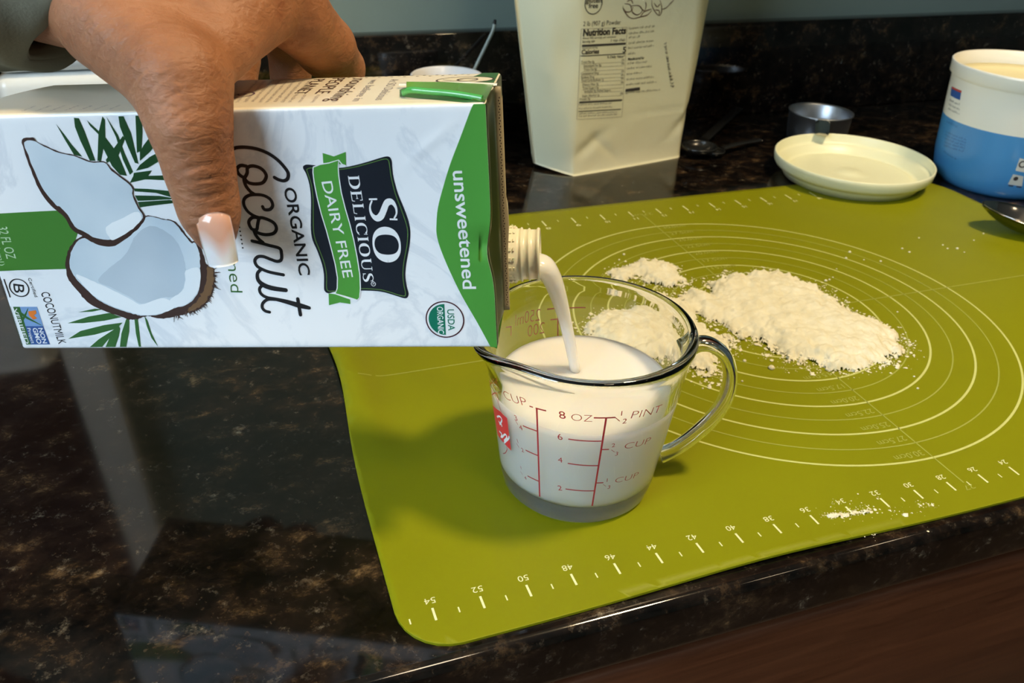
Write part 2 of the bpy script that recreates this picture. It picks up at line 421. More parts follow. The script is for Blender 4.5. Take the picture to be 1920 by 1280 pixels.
# left wall with a window opening
wy0, wy1, wz0, wz1 = -150, -40, 10, 125
parts = [box((-225, -260, -95), (-217, wy0, 152)), box((-225, wy1, -95), (-217, Y1, 152)), box((-225, wy0, -95), (-217, wy1, wz0)), box((-225, wy0, wz1), (-217, wy1, 152))]
structure('wall_left', *join(parts), wall_paint)
trim = flat('white_window_trim', (0.75, 0.75, 0.72), 0.4)
win = bpy.data.objects.new('window_1', None); COL.objects.link(win); win.location = Vector((-221, -95, 10)) * S; ABS[win.name] = np.array((-221, -95, 10.)); win['kind'] = 'structure'
for a, b in (((-224, wy0, wz0), (-215, wy0 + 6, wz1)), ((-224, wy1 - 6, wz0), (-215, wy1, wz1)), ((-224, wy0, wz0), (-215, wy1, wz0 + 6)), ((-224, wy0, wz1 - 6), (-215, wy1, wz1)), ((-223, wy0, 66), (-217, wy1, 70))):
    bevel_box('window_frame', a, b, 0.5, trim, win)
mesh_obj('window_pane', *box((-221.3, wy0 + 5, wz0 + 5), (-221, wy1 - 5, wz1 - 5)), node_mat('window_glass', (1, 1, 1), 0.0, IOR=1.1, Transmission_Weight=1.0), win, smooth=False)
# base cabinet below the counter: rail, then drawer fronts standing proud
cab = thing('base_cabinet', (0, Y0 + 3, -90), 'dark reddish wood base cabinet under the black countertop', 'cabinet')
mesh_obj('cabinet_box', *box((-170, Y0 + 2.6, -90), (170, Y1 - 4, ZC - 3.0)), wood, cab, smooth=False)
for i in range(3):
    x0 = -138 + i * 92
    d_ = bevel_box('drawer_front', (x0, Y0 + 0.75, -21), (x0 + 91, Y0 + 2.6, -4.6), 0.45, wood, cab)
    bevel_box('door', (x0, Y0 + 0.75, -86), (x0 + 91, Y0 + 2.6, -22), 0.45, wood, cab)
    for h0 in (x0 + 8, x0 + 73):
        bevel_box('drawer_handle', (h0, Y0 - 2.2, -13), (h0 + 10, Y0 - 1.2, -12), 0.3, steel, d_)
        for hx in (h0 + 1, h0 + 8.4):
            bevel_box('handle_post', (hx, Y0 - 1.6, -12.9), (hx + .6, Y0 + 0.9, -12.1), 0.1, steel, d_)
# wall cabinets above the picture (they show only as reflections)
for i, what in ((0, 'left of two dark wood wall cabinets, above the pouch'), (1, 'right of two dark wood wall cabinets, above the tub')):
    x0 = 6 + i * 64
    uc = thing('wall_cabinet', (x0 + 32, 28, 47), what, 'cabinet')
    mesh_obj('cabinet_box', *box((x0, 13.4, 47), (x0 + 63.8, Y1 - .1, 120)), wood, uc, smooth=False)
    bevel_box('door', (x0 + .6, 11.5, 47.5), (x0 + 31.6, 13.4, 119), 0.4, wood, uc)
    bevel_box('door', (x0 + 32.2, 11.5, 47.5), (x0 + 63.2, 13.4, 119), 0.4, wood, uc)
# a dark door in its white casing on the wall at the left (shows as a reflection in the counter)
structure('door_1', *box((-120, Y1 - 2.5, 10.2), (-50, Y1 - .02, 120)), wood)
structure('trim_1', *box((-50, Y1 - 3, 10.2), (-46.2, Y1 - .02, 123)), trim)

# ================================================================== GREEN BAKING MAT
def mat_z(x, y):
    z = 0.50 * np.exp(-((x + 26.6) / 0.95) ** 2) * np.exp(-((y - 1.0) / 5.0) ** 2)
    z = z + 0.16 * np.exp(-((x + 12) / 7.0) ** 2) * np.exp(-((y + 18.8) / 1.5) ** 2)
    z = z + 0.12 * np.exp(-((x + 21) / 3.0) ** 2) * np.exp(-((y + 9) / 8.0) ** 2) * 0
    return z
def mat_outline():
    P = []
    x0, x1, y0, y1 = -27.9, 30.3, -18.65, 20.35
    def cr_(cx, cy, r, a0, a1):
        return [(cx + r * math.cos(a), cy + r * math.sin(a)) for a in np.radians(np.linspace(a0, a1, 8))]
    P += cr_(x0 + 2.2, y0 + 2.2, 2.2, 180, 270)
    P += [(x, y0 + 0.18 * math.exp(-((x + 12) / 6) ** 2)) for x in np.linspace(-22, 24, 30)]
    P += cr_(x1 - 3, y0 + 3, 3, 270, 360)
    P += [(x1, y) for y in np.linspace(-12, 11, 12)]
    P += cr_(x1 - 5.5, y1 - 5.5, 5.5, 5, 80)
    P += [(x, y1) for x in np.linspace(20, -22, 20)]
    P += cr_(x0 + 2.6, y1 - 2.6, 2.6, 92, 180)
    P += [(x0 + 0.55 * math.exp(-((y - 1) / 6) ** 2), y) for y in np.linspace(15, -14, 30)]
    return P
om = mat_outline()
V2, F2 = poly2(om, 0.6)
top = np.column_stack([V2, mat_z(V2[:, 0], V2[:, 1])])
bot = top.copy(); bot[:, 2] = np.maximum(bot[:, 2] - 0.12, ZC)
n_ = len(V2); F = list(map(tuple, F2)) + [tuple(i + n_ for i in q)[::-1] for q in F2]
# rim between the two skins
edges = {}
for q in F2:
    for a, b in zip(q, list(q[1:]) + [q[0]]):
        if (b, a) in edges: del edges[(b, a)]
        else: edges[(a, b)] = 1
F += [(b, a, a + n_, b + n_) for a, b in edges]
bmat = thing('baking_mat', (0, 0, ZC), 'lime green silicone baking mat printed with measuring circles and rulers', 'baking mat')
ms = mesh_obj('mat_sheet', np.concatenate([top, bot]), F, mat_green, bmat)
for i_ in range(2 * len(F2), len(F)): ms.data.polygons[i_].use_smooth = False
def mat_surf(V2, lift): return np.column_stack([V2, mat_z(V2[:, 0], V2[:, 1]) + lift])
ML = 0.010
# circles 15 to 30 cm, alternately bold and fine
for k_, d_ in enumerate((30, 27.5, 25, 22.5, 20, 17.5, 15, 12.5, 10)):
    fine_ = k_ % 2 == 1
    decal('printed_circle', ring2((0, 0), d_ / 2, 0.075 if fine_ else 0.13, 160), mat_surf, print_lime2 if fine_ else print_lime, bmat, ML)
ax = [strip2([(0, y) for y in np.linspace(-17.0, -2, 20)], 0.07, False), strip2([(0, y) for y in np.linspace(2, 17.6, 20)], 0.07, False),
      strip2([(x, 0) for x in np.linspace(-26.4, -2, 60)], 0.07, False), strip2([(x, 0) for x in np.linspace(2, 28.5, 40)], 0.07, False)]
for q in ax: decal('printed_centre_line', q, mat_surf, print_lime2, bmat, ML)
# centimetre ruler along the near edge, read from the far side
tk = []; nb = []
for n_ in range(2, 56):
    x = (27.183 - n_) * 0.986
    if n_ % 2 == 0:
        tk.append(strip2([(x, -17.35), (x, -16.72)], 0.10, False))
        nb.append(fit_text(str(n_), (x + (.23 if n_ > 9 else .11), -16.20), (x - (.23 if n_ > 9 else .11), -16.20), 0.30, bold=0.0))
    else: tk.append(strip2([(x, -17.25), (x, -16.98)], 0.06, False))
for i in range(-8, 16):
    x = -8.512 + 2.539 * i * 1.0
    if -26 < x < 28:
        tk.append(strip2([(x, 18.35), (x, 17.35)], 0.10, False))
        nb.append(fit_text(str(i + 8), (x + 0.2, 17.05), (x - 0.2, 17.05), 0.35))
    if -26 < x + 1.27 < 28: tk.append(strip2([(x + 1.27, 18.25), (x + 1.27, 17.9)], 0.06, False))
for q in tk: decal('ruler_tick', q, mat_surf, print_white, bmat, ML)
for q in nb: decal('ruler_number', q, mat_surf, print_white, bmat, ML)
lb = []
for d_ in (15.0, 17.5, 20.0, 22.5, 25.0, 27.5, 30.0):
    lb.append(fit_text('%.1fcm' % d_, (-0.25, -d_ / 2 + 0.68), (-1.95, -d_ / 2 + 0.68), 0.40))
    lb.append(fit_text('%.1fcm' % d_, (0.35, d_ / 2 - 0.55), (2.3, d_ / 2 - 0.55), 0.42))
lb.append(fit_text('27cm', (0.9, 17.7), (-0.9, 17.7), 0.4)); lb.append(fit_text('27', (0.3, -17.2), (-0.3, -17.2), 0.30))
for q in lb: decal('circle_size_lettering', q, mat_surf, print_lime2, bmat, ML)

# ================================================================== FLOUR
def seg_sdf(P, poly):
    """signed distance to a polygon, positive inside"""
    poly = np.asarray(poly); d = np.full(len(P), 1e9); ins = np.zeros(len(P), bool)
    for i in range(len(poly)):
        a = poly[i]; b = poly[(i + 1) % len(poly)]; ab = b - a; ap = P - a
        t = np.clip((ap @ ab) / (ab @ ab + 1e-12), 0, 1); d = np.minimum(d, np.linalg.norm(ap - t[:, None] * ab, axis=1))
        c = ((a[1] > P[:, 1]) != (b[1] > P[:, 1])); xx = (b[0] - a[0]) * (P[:, 1] - a[1]) / (b[1] - a[1] + 1e-12) + a[0]
        ins ^= c & (P[:, 0] < xx)
    return np.where(ins, d, -d)
def value_noise(P, sc, seed):
    r = np.random.default_rng(seed); G = r.random((256, 256)); q = P / sc + 100.3; i = np.floor(q).astype(int); f = q - i; f = f * f * (3 - 2 * f)
    g = lambda a, b: G[(i[:, 0] + a) % 256, (i[:, 1] + b) % 256]
    return (g(0, 0) * (1 - f[:, 0]) + g(1, 0) * f[:, 0]) * (1 - f[:, 1]) + (g(0, 1) * (1 - f[:, 0]) + g(1, 1) * f[:, 0]) * f[:, 1]
def fbm(P, sc, seed, n=4):
    return sum(value_noise(P, sc / 2 ** k, seed + k) * 0.5 ** k for k in range(n)) / sum(0.5 ** k for k in range(n)) - 0.5
def heap(name, polys, hmax, soft, step, crumbs, seed, label, thr=0.0, ragged=0.9, mat=None, cs=0.055):
    G = [np.array([ground(p)[:2] for p in pl]) for pl in polys]
    A = np.concatenate(G); lo = A.min(0) - 1.2; hi = A.max(0) + 1.2
    nx = int((hi[0] - lo[0]) / step); ny = int((hi[1] - lo[1]) / step)
    X, Y = np.meshgrid(lo[0] + step * np.arange(nx), lo[1] + step * np.arange(ny), indexing='ij')
    P = np.stack([X.ravel(), Y.ravel()], 1)
    sd = np.max([seg_sdf(P, g) for g in G], 0)
    sd = sd + ragged * 1.1 * fbm(P, 1.6, seed) + ragged * 1.3 * fbm(P, 0.5, seed + 9, 4) - 0.08 - thr
    base = hmax * (1 - np.exp(-np.maximum(sd, 0) / soft))
    h = base * (0.55 + 1.1 * (fbm(P, 2.4, seed + 20, 4) + 0.4)) + np.where(sd > 0, 0.16 * np.minimum(sd / .3, 1) * (fbm(P, 0.5, seed + 30, 3) + 0.3) + 0.16 * fbm(P, 0.26, seed + 41, 3) + 0.34 * np.maximum(fbm(P, 0.9, seed + 55, 3) - .02, 0), 0)
    h = np.where(sd > 0, np.maximum(h, 0.015), -0.01)
    keep = (sd > -step).reshape(nx, ny)
    idx = -np.ones(nx * ny, int); K = keep.ravel(); cellk = keep[:-1, :-1] & keep[1:, :-1] & keep[1:, 1:] & keep[:-1, 1:]
    F = []; ii, jj = np.nonzero(cellk)
    q = np.stack([ii * ny + jj, (ii + 1) * ny + jj, (ii + 1) * ny + jj + 1, ii * ny + jj + 1], 1)
    used = np.unique(q); idx[used] = np.arange(len(used))
    V = np.column_stack([P[used], h[used] + 0.012]); V[:, :2] += (rng.random((len(V), 2)) - .5) * step * 0.5
    parts = [(V, [tuple(r_) for r_ in idx[q]])]
    # loose crumbs near the ragged edge
    edge = np.nonzero((sd > -crumbs[1]) & (sd < 0.25))[0]
    ico = np.array([(0, 0, 1), (.9, 0, .3), (.28, .85, .3), (-.72, .53, .3), (-.72, -.53, .3), (.28, -.85, .3)]); fi = [(0, 1, 2), (0, 2, 3), (0, 3, 4), (0, 4, 5), (0, 5, 1)]
    w_ = np.exp(np.minimum(sd[edge], 0) / (crumbs[1] * .35)); w_ /= w_.sum()
    for e_ in rng.choice(edge, crumbs[0], p=w_):
        r_ = float(np.exp(rng.normal(math.log(cs), 0.55))); r_ = min(r_, 0.17)
        c_ = np.array([P[e_, 0] + rng.normal() * .05, P[e_, 1] + rng.normal() * .05, max(h[e_], 0) + 0.005])
        a_ = rng.random() * 6.28; R_ = np.array([[math.cos(a_), -math.sin(a_), 0], [math.sin(a_), math.cos(a_), 0], [0, 0, 1]])
        parts.append((c_ + (ico * (1 + .25 * rng.normal(size=(6, 1)))) @ R_.T * r_ * np.array([1, 1, .8]), fi))
    v_, f_ = join(parts)
    o = mesh_obj(name, v_, f_, mat or flour_mat, None, smooth=True, origin=(float(A[:, 0].mean()), float(A[:, 1].mean()), 0))
    return tag(o, label, 'flour', None, 'stuff')
cf = crop(1080, 470, 1 / 3)
main = cf([(760, 180), (850, 140), (1060, 125), (1200, 150), (1330, 190), (1420, 260), (1500, 320), (1620, 370), (1730, 420), (1820, 490), (1830, 580), (1750, 640), (1650, 660), (1540, 670), (1420, 680), (1340, 640), (1200, 640), (1080, 590), (1040, 540), (930, 480), (860, 440), (780, 410), (700, 380), (640, 340), (600, 300), (560, 270), (650, 220), (740, 230)])
low = cf([(30, 420), (150, 330), (330, 290), (450, 240), (560, 265), (640, 330), (700, 395), (720, 450), (850, 480), (870, 540), (790, 590), (780, 640), (800, 700), (760, 730), (640, 650), (560, 650), (400, 620), (150, 540), (60, 490)])
heap('flour_pile', [main, low], 0.62, 0.9, 0.08, (2600, 1.0), 3, 'large pile of cream white flour spread over the middle of the green mat', ragged=1.25, cs=.045)
heap('flour_pile', [cf([(200, 150), (280, 90), (400, 65), (530, 90), (640, 175), (560, 200), (430, 222), (340, 152), (240, 180)])], 0.45, 0.7, 0.065, (600, .8), 11, 'small separate heap of flour behind the glass cup rim', ragged=1.2, cs=.042)
cz = crop(640, 880, 0.66667)
heap('flour_dusting', [cz([(1365, 130), (1440, 103), (1560, 118), (1640, 92), (1600, 120), (1540, 132), (1450, 138), (1380, 140)])], 0.03, 0.6, 0.05, (1500, 0.9), 23, 'thin smear of flour dust over the 34 and 32 ruler marks', thr=0.25, ragged=1.6, cs=0.018)
crumb_pts = crop(1060, 370, 0.4479)([(862, 716), (1475, 800), (1390, 480), (1420, 592), (1250, 262), (1320, 268), (1600, 215), (1670, 230), (1410, 215), (1180, 420), (1105, 345), (1135, 300), (665, 318), (225, 262), (245, 240), (1710, 180), (1480, 170), (1440, 230), (1190, 230), (1175, 255), (1180, 440), (1090, 350), (1120, 335), (750, 685), (740, 770), (575, 800), (1460, 750), (1580, 200), (1640, 215), (1750, 152)])
ps = []
for k_, pt in enumerate(crumb_pts):
    g = ground(pt); r_ = (0.22 if k_ == 0 else random.uniform(.06, .13))
    vv, ff = lathe([(0.0, 1.0), (.6, .8), (.95, .3), (.8, 0)], (0, 0, 0), 8); ps.append((g + vv * r_, ff))
v_, f_ = join(ps); tag(mesh_obj('flour_crumbs', v_, f_, flour_mat, None, origin=(3, 3, 0)), 'loose flour crumbs scattered on the green mat away from the piles', 'flour', None, 'stuff')

# ================================================================== GLASS MEASURING CUP
CX, CY = -17.87, -10.88
RB, RT, CH = 3.53, 4.60, 8.34
SPA = math.radians(184)                    # direction of the pouring lip
HA = math.radians(-14)                     # direction of the handle
def r_out(z): 
    t = min(max(z / CH, 0), 1); return RB + (RT - RB) * t
def lip(a, r, z):
    da = (a - SPA + math.pi) % (2 * math.pi) - math.pi
    if z > 5.6:
        k = ((z - 5.6) / 2.74) ** 2 * math.exp(-(da / 0.30) ** 2)
        r = r + 0.62 * k; z = z - 0.10 * k
    return r, z
cup = thing('measuring_cup', (CX, CY, 0), 'small clear glass measuring cup with red markings, half full of milk on the mat', 'measuring cup')
prof = [(0.0, 0.12), (2.6, 0.12), (2.95, 0.0), (3.35, 0.0), (3.53, 0.22), (r_out(.9) + .02, 0.9)] + [(r_out(z), z) for z in np.linspace(1.6, 7.5, 10)] + \
       [(r_out(7.8) + .05, 7.8), (4.66, 8.02), (4.68, 8.2), (4.60, 8.34), (4.45, 8.38), (4.30, 8.33), (4.22, 8.18), (r_out(7.8) - .38, 7.75)] + \
       [(r_out(z) - 0.36, z) for z in np.linspace(7.3, 1.6, 10)] + [(r_out(1.2) - .42, 1.2), (r_out(1) - .62, .98), (2.4, 0.86), (0.0, 0.84)]
def close_poles(v, f, n, m):
    """collapse the first and last ring of a lathe to single points"""
    keep = []; remap = {}
    V = [v[0], v[m - 1]]
    for i in range(n):
        for j in range(m):
            k_ = i * m + j
            if j == 0: remap[k_] = 0
            elif j == m - 1: remap[k_] = 1
            else: remap[k_] = len(V); V.append(v[k_])
    F = []
    for q in f:
        r_ = []
        for i in q:
            if remap[i] not in r_: r_.append(remap[i])
        if len(r_) > 2: F.append(tuple(r_))
    return np.array(V), F
v, f = lathe(prof, (CX, CY, 0), 160, lip)
v, f = close_poles(v, f, 160, len(prof))
mesh_obj('cup_body', v, f, glass, cup)
hd = np.array([math.cos(HA), math.sin(HA), 0])
hp = [(4.42, 6.95), (4.95, 7.22), (5.6, 7.15), (6.3, 6.55), (6.72, 5.5), (6.72, 4.3), (6.25, 3.1), (5.45, 2.05), (4.7, 1.35), (4.02, 1.00)]
path = catmull([np.array([CX, CY, 0]) + hd * a + np.array([0, 0, b]) for a, b in hp], 5)
side = np.cross(hd, [0, 0, 1])
v, f = tube(path, np.interp(np.linspace(0, 1, len(path)), [0, .1, .5, .9, 1], [.62, .50, .50, .46, .55]), 20, squash=0.62, up=side)
mesh_obj('handle', v, f, glass, cup)

# printed scale: points on the cone
def cup_surf(V2, lift):
    """V2 = (arc length around, height)"""
    a = V2[:, 0] / 4.0; z = V2[:, 1]; r = RB + (RT - RB) * z / CH + lift
    return np.column_stack([CX + r * np.cos(a), CY + r * np.sin(a), z])
def on_cup(uv, far=False):
    d = ray(uv); k_ = (RT - RB) / CH; o_ = CP - np.array([CX, CY, 0])
    A = d[0] ** 2 + d[1] ** 2 - (k_ * d[2]) ** 2; r0 = RB + k_ * o_[2]
    Bq = 2 * (o_[0] * d[0] + o_[1] * d[1] - r0 * k_ * d[2]); Cq = o_[0] ** 2 + o_[1] ** 2 - r0 ** 2
    disc = max(Bq * Bq - 4 * A * Cq, 0); t = (-Bq + (math.sqrt(disc) if far else -math.sqrt(disc))) / (2 * A)
    p_ = o_ + t * d; a = math.atan2(p_[1], p_[0])
    if far and a < -math.pi / 2: a += 2 * math.pi
    if not far and a > math.pi * 0.6: a -= 2 * math.pi
    return np.array([a * 4.0, p_[2]])
cc_ = crop(900, 700, 0.20316)
def C1(*pts): return [on_cup(p_) for p_ in cc_(pts)]
sc = []
for a, b, wd in (((525, 318), (552, 1135), .075), ((515, 318), (612, 343), .07), ((397, 480), (535, 532), .06), ((422, 705), (540, 757), .06), ((440, 943), (545, 993), .06),
                 ((1165, 405), (1035, 1220), .075), ((1050, 407), (1248, 403), .07), ((815, 603), (1120, 622), .06), ((810, 827), (1088, 848), .06), ((790, 1063), (1050, 1080), .06),
                 ((1120, 700), (1190, 698), .06), ((1075, 1008), (1138, 1005), .06), ((458, 300), (490, 310), .06)):
    q = C1(a, b); sc.append(strip2([q[0] + (q[1] - q[0]) * t for t in np.linspace(0, 1, 12)], wd, False))
decal('printed_scale', join2(sc), cup_surf, cup_red, cup, 0.012)
tx = []
def ctext(s, p0, p1, hpx, bold=-0.018, far=False, fitw=True):
    a, b = C1(p0, p1); tx.append(fit_text(s, a, b, hpx * (0.0052 if hpx > 50 else .0064), bold if len(s) > 1 else 0.0, fitw=len(s) > 1))
ctext('CUP', (232, 228), (440, 305), 82); ctext('8', (735, 412), (800, 418), 75); ctext('OZ', (842, 430), (1035, 445), 72)
ctext('1', (1300, 388), (1318, 385), 40); ctext('/', (1285, 440), (1345, 380), 60); ctext('2', (1310, 462), (1350, 456), 42)
ctext('PINT', (1388, 415), (1655, 352), 78); ctext('6', (722, 608), (785, 612), 62); ctext('4', (722, 815), (772, 822), 55); ctext('2', (722, 1075), (775, 1080), 58)
ctext('2', (1215, 680), (1250, 673), 34); ctext('/', (1240, 725), (1270, 690), 34); ctext('3', (1245, 757), (1280, 752), 34); ctext('CUP', (1325, 695), (1560, 638), 66)
ctext('1', (1168, 998), (1180, 996), 34); ctext('/', (1160, 1040), (1185, 1010), 30); ctext('3', (1175, 1063), (1208, 1058), 34); ctext('CUP', (1240, 1008), (1450, 952), 62)
ctext('3', (330, 430), (354, 438), 42); ctext('/', (350, 472), (388, 440), 40); ctext('4', (370, 515), (394, 524), 40)
ctext('1', (352, 640), (364, 644), 34); ctext('/', (362, 685), (392, 655), 36); ctext('2', (388, 720), (414, 730), 34)
ctext('1', (382, 880), (390, 883), 26); ctext('/', (395, 935), (420, 905), 28); ctext('4', (415, 972), (436, 980), 28)
for q in tx: decal('printed_lettering', q, cup_surf, cup_red, cup, 0.012)
# red block of the emblem on the left
blk = C1((118, 282), (185, 345), (252, 412), (262, 500), (276, 610), (290, 712), (232, 650), (165, 560), (140, 420))
decal('printed_emblem', poly2(blk, 0.2), cup_surf, cup_red2, cup, 0.010, label='red block emblem')
em = [strip2(catmull(C1(*q), 4), .09, False) for q in (((160, 400), (185, 395), (205, 430), (185, 470)), ((175, 440), (200, 470), (205, 490)), ((180, 530), (205, 560), (195, 590)), ((205, 590), (235, 560), (250, 590), (225, 620)), ((225, 640), (265, 600), (268, 575)))]
decal('printed_emblem', join2(em), cup_surf, ink_white, cup, 0.016, label='white strokes of the emblem')
em = [strip2(catmull(C1(*q), 5), .045, False) for q in (((70, 20), (100, 130), (150, 220), (200, 360)), ((95, 20), (130, 110), (165, 200)), ((85, 120), (120, 80), (150, 130)), ((110, 200), (150, 180), (175, 260)), ((245, 672), (252, 700), (235, 732), (215, 736)), ((60, 60), (110, 90), (140, 40)))]
decal('printed_emblem', join2(em), cup_surf, cup_red, cup, 0.012, label='fine red line drawing of the emblem')
# millilitre scale on the far side of the cup, seen through the glass from behind
c2_ = crop(900, 500, 0.2604)
def C2(*pts): return [on_cup(p_, True) for p_ in c2_(pts)]
bk = []
a, b = C2((420, 380), (235, 425)); bk.append(fit_text('250ml', a, b, 0.62, -0.018, flip=False))
a, b = C2((455, 470), (330, 500)); bk.append(fit_text('200', a, b, 0.60, -0.018, flip=False))
for q in (((475, 300), (545, 292)), ((555, 292), (555, 500)), ((640, 290), (760, 288)), ((200, 430), (200, 490)), ((160, 432), (205, 425)), ((500, 375), (555, 370))):
    a, b = C2(*q); bk.append(strip2([a + (b - a) * t for t in np.linspace(0, 1, 8)], .06, False))
decal('printed_scale', join2(bk), cup_surf, cup_red, cup, 0.012, label='millilitre scale on the far side')

# milk inside, its rim slightly sunk in the glass wall
ZM = 5.45
mp_ = [(0.0, 0.82), (2.4, 0.84), (r_out(1) - .60, .96), (r_out(1.2) - .40, 1.2)] + [(r_out(z) - 0.345, z) for z in np.linspace(1.6, ZM, 10)] + [(r_out(ZM) - .45, ZM - .05), (3.2, ZM - .06), (0, ZM - .06)]
v, f = lathe(mp_, (CX, CY, 0), 128); v, f = close_poles(v, f, 128, len(mp_))
for i in range(len(v)):                   # a low ripple where the stream lands
    if v[i, 2] > ZM - .08:
        d_ = math.hypot(v[i, 0] + 17.8, v[i, 1] + 9.5); v[i, 2] += 0.05 * math.exp(-(d_ / .5) ** 2)
tag(mesh_obj('milk', v, f, milk_mat, None, origin=(CX, CY, 0.82)), 'white coconut milk filling the glass measuring cup to just under the 8 oz line', 'milk')

# ================================================================== CARTON
Rb = rodr(np.array([1.44710009, -0.34757602, -0.26342223]))
EU, EV, EW = Rb.T[0], Rb.T[1], -Rb.T[2]     # along the carton to its spout, up across the front, depth away from the viewer
OB = np.array([-40.67071095, -4.84003294, 7.37056889])
CL, CW, CD = 19.733, 9.469, 6.937
KS = 0.945                                  # carton units per centimetre
EU, EV, EW = EU * KS, EV * KS, EW * KS; OB = CP + (OB - CP) * KS
def cart(u, v_, w_): return OB + np.multiply.outer(np.asarray(u, float), EU) + np.multiply.outer(np.asarray(v_, float), EV) + np.multiply.outer(np.asarray(w_, float), EW)
CC = cart(CL / 2, CW / 2, CD / 2)
carton = thing('milk_carton', CC, 'white and green coconut milk carton tilted over the cup in a hand', 'carton')
def dent(p):
    """small creases and knocks in the carton wall; p = (u, v, w) array"""
    p = p.copy(); u, v_, w_ = p[:, 0], p[:, 1], p[:, 2]
    # squeezed crease near the top edge of the front
    k_ = np.exp(-((u - (CL - .1)) / 0.75) ** 2) * np.maximum(0, 1 - np.abs(v_ - 4.35) / .75) ** 1.2
    p[:, 2] += np.where(w_ < 1.0, 0.17 * k_, 0)
    p[:, 0] -= np.where(u > CL - .5, 0.22 * np.exp(-((v_ - 4.0) / 0.9) ** 2) * np.exp(-(w_ / 1.2) ** 2), 0)
    p[:, 2] += 0.42 * np.sin(np.clip(v_ / CW, 0, 1) * math.pi) * np.sin(np.clip(u / CL, 0, 1) * math.pi) ** .6 * np.clip(1 - w_ / 1.0, 0, 1)
    # fold running off the top corner
    q = (u - 17.6) * 0.62 - (v_ - 8.05) * 0.78; l = (u - 17.6) * 0.78 + (v_ - 8.05) * 0.62
    p[:, 2] -= np.where(w_ < .6, 0.05 * np.exp(-(q / .10) ** 2) * np.exp(-(l / 1.0) ** 2), 0)
    # the near half of the end panel is sunk below the seam
    e = (u > CL - .3) & (w_ > .4) & (w_ < 3.2)
    p[:, 0] -= np.where(e, 0.60 * np.sin(np.clip((w_ - .4) / 2.8, 0, 1) * math.pi) * np.sin(np.clip(v_ / CW, 0, 1) * math.pi) ** .5, 0)
    # cushion at the bottom end of the side panel
    p[:, 1] += np.where(v_ > CW - .3, 0.12 * np.exp(-((u - 1) / 3.0) ** 2) * np.sin(np.clip(w_ / CD, 0, 1) * math.pi), 0)
    return p
def rounded_box_grid(L, W_, D_, r, st):
    ax_ = [np.unique(np.concatenate([np.linspace(0, r, 3), np.linspace(r, s - r, max(2, int((s - 2 * r) / st) + 1)), np.linspace(s - r, s, 3)])) for s in (L, W_, D_)]
    V = []; F = []; mi = []; index = {}
    def vid(p):
        key = tuple(np.round(p, 5))
        if key not in index: index[key] = len(V); V.append(p)
        return index[key]
    dims = np.array([L, W_, D_])
    for fixed in range(3):
        for sd_ in (0, 1):
            a, b = [i for i in range(3) if i != fixed]
            A, Bx = ax_[a], ax_[b]
            ids = np.empty((len(A), len(Bx)), int)
            for i, x in enumerate(A):
                for j, y in enumerate(Bx):
                    p = np.zeros(3); p[fixed] = dims[fixed] * sd_; p[a] = x; p[b] = y; ids[i, j] = vid(p)
            for i in range(len(A) - 1):
                for j in range(len(Bx) - 1):
                    q = (ids[i, j], ids[i + 1, j], ids[i + 1, j + 1], ids[i, j + 1])
                    F.append(q); mi.append(fixed * 2 + sd_)
    V = np.array(V); q = np.clip(V, r, dims - r); d_ = V - q; n_ = np.linalg.norm(d_, axis=1)[:, None]; n_[n_ == 0] = 1
    return q + d_ / n_ * r, F, mi
Vb, Fb, mi = rounded_box_grid(CL, CW, CD, 0.14, 0.16)
Vb = dent(Vb)
slot = {0: 0, 1: 2, 2: 1, 3: 1, 4: 0, 5: 0}    # u ends, v sides (cream), w front / back
mat_end = flat('shade_darkened_olive_end', (0.020, 0.034, 0.010), 0.30)  # olive green darkened to carry the shade of the sunk recess
o = mesh_obj('carton_body', cart(Vb[:, 0], Vb[:, 1], Vb[:, 2]), Fb, None, carton, mats=[paper_white, paper_cream, mat_end], mat_idx=[slot[k_] for k_ in mi])
bm = bmesh.new(); bm.from_mesh(o.data); bmesh.ops.recalc_face_normals(bm, faces=bm.faces); bm.to_mesh(o.data); bm.free()

def front_uv(p):
    w_ = 0.0
    for _ in range(4):                       # the front is pressed slightly hollow
        q = on_plane(p, OB + EW * w_, EW) - OB; r = np.array([q @ EU, q @ EV]) / KS ** 2
        w_ = float(dent(np.array([[r[0], r[1], 0.0]]))[0, 2])
    return r
def top_uw(p):
    q = on_plane(p, OB + EV * CW, EV) - OB; return np.array([q @ EU, q @ EW]) / KS ** 2
def end_vw(p):
    q = on_plane(p, OB + EU * CL, EU) - OB; return np.array([q @ EV, q @ EW]) / KS ** 2
def surf_front(V2, lift):
    p = dent(np.column_stack([V2[:, 0], V2[:, 1], np.zeros(len(V2))])); return cart(p[:, 0], p[:, 1], p[:, 2] - lift)
def surf_top(V2, lift):
    p = dent(np.column_stack([V2[:, 0], np.full(len(V2), CW), V2[:, 1]])); return cart(p[:, 0], p[:, 1] + lift, p[:, 2])
def surf_end(V2, lift):
    p = dent(np.column_stack([np.full(len(V2), CL), V2[:, 0], V2[:, 1]])); return cart(p[:, 0] + lift, p[:, 1], p[:, 2])
def FR(pts): return [np.clip(front_uv(p), (0.10, 0.10), (CL - .12, CW - .12)) for p in pts]
def TP(pts): return [np.clip(top_uw(p), (0.10, 0.10), (CL - .12, CD - .12)) for p in pts]
CM = 0.0206                                # centimetres on the front for one photo pixel
def fpoly(name, pts, mat, lift, label=None, smooth=0, step=0.8):
    q = FR(pts)
    if smooth: q = [tuple(x) for x in catmull(q, smooth, closed=True)]
    return decal(name, poly2(q, step), surf_front, mat, carton, lift, label)
def ftext(pts, s, h, bold=0.0, glyphs=None):
    a, b = front_uv(pts[0]), front_uv(pts[1]); return fit_text(s, a, b, h * CM, bold, glyphs=glyphs)
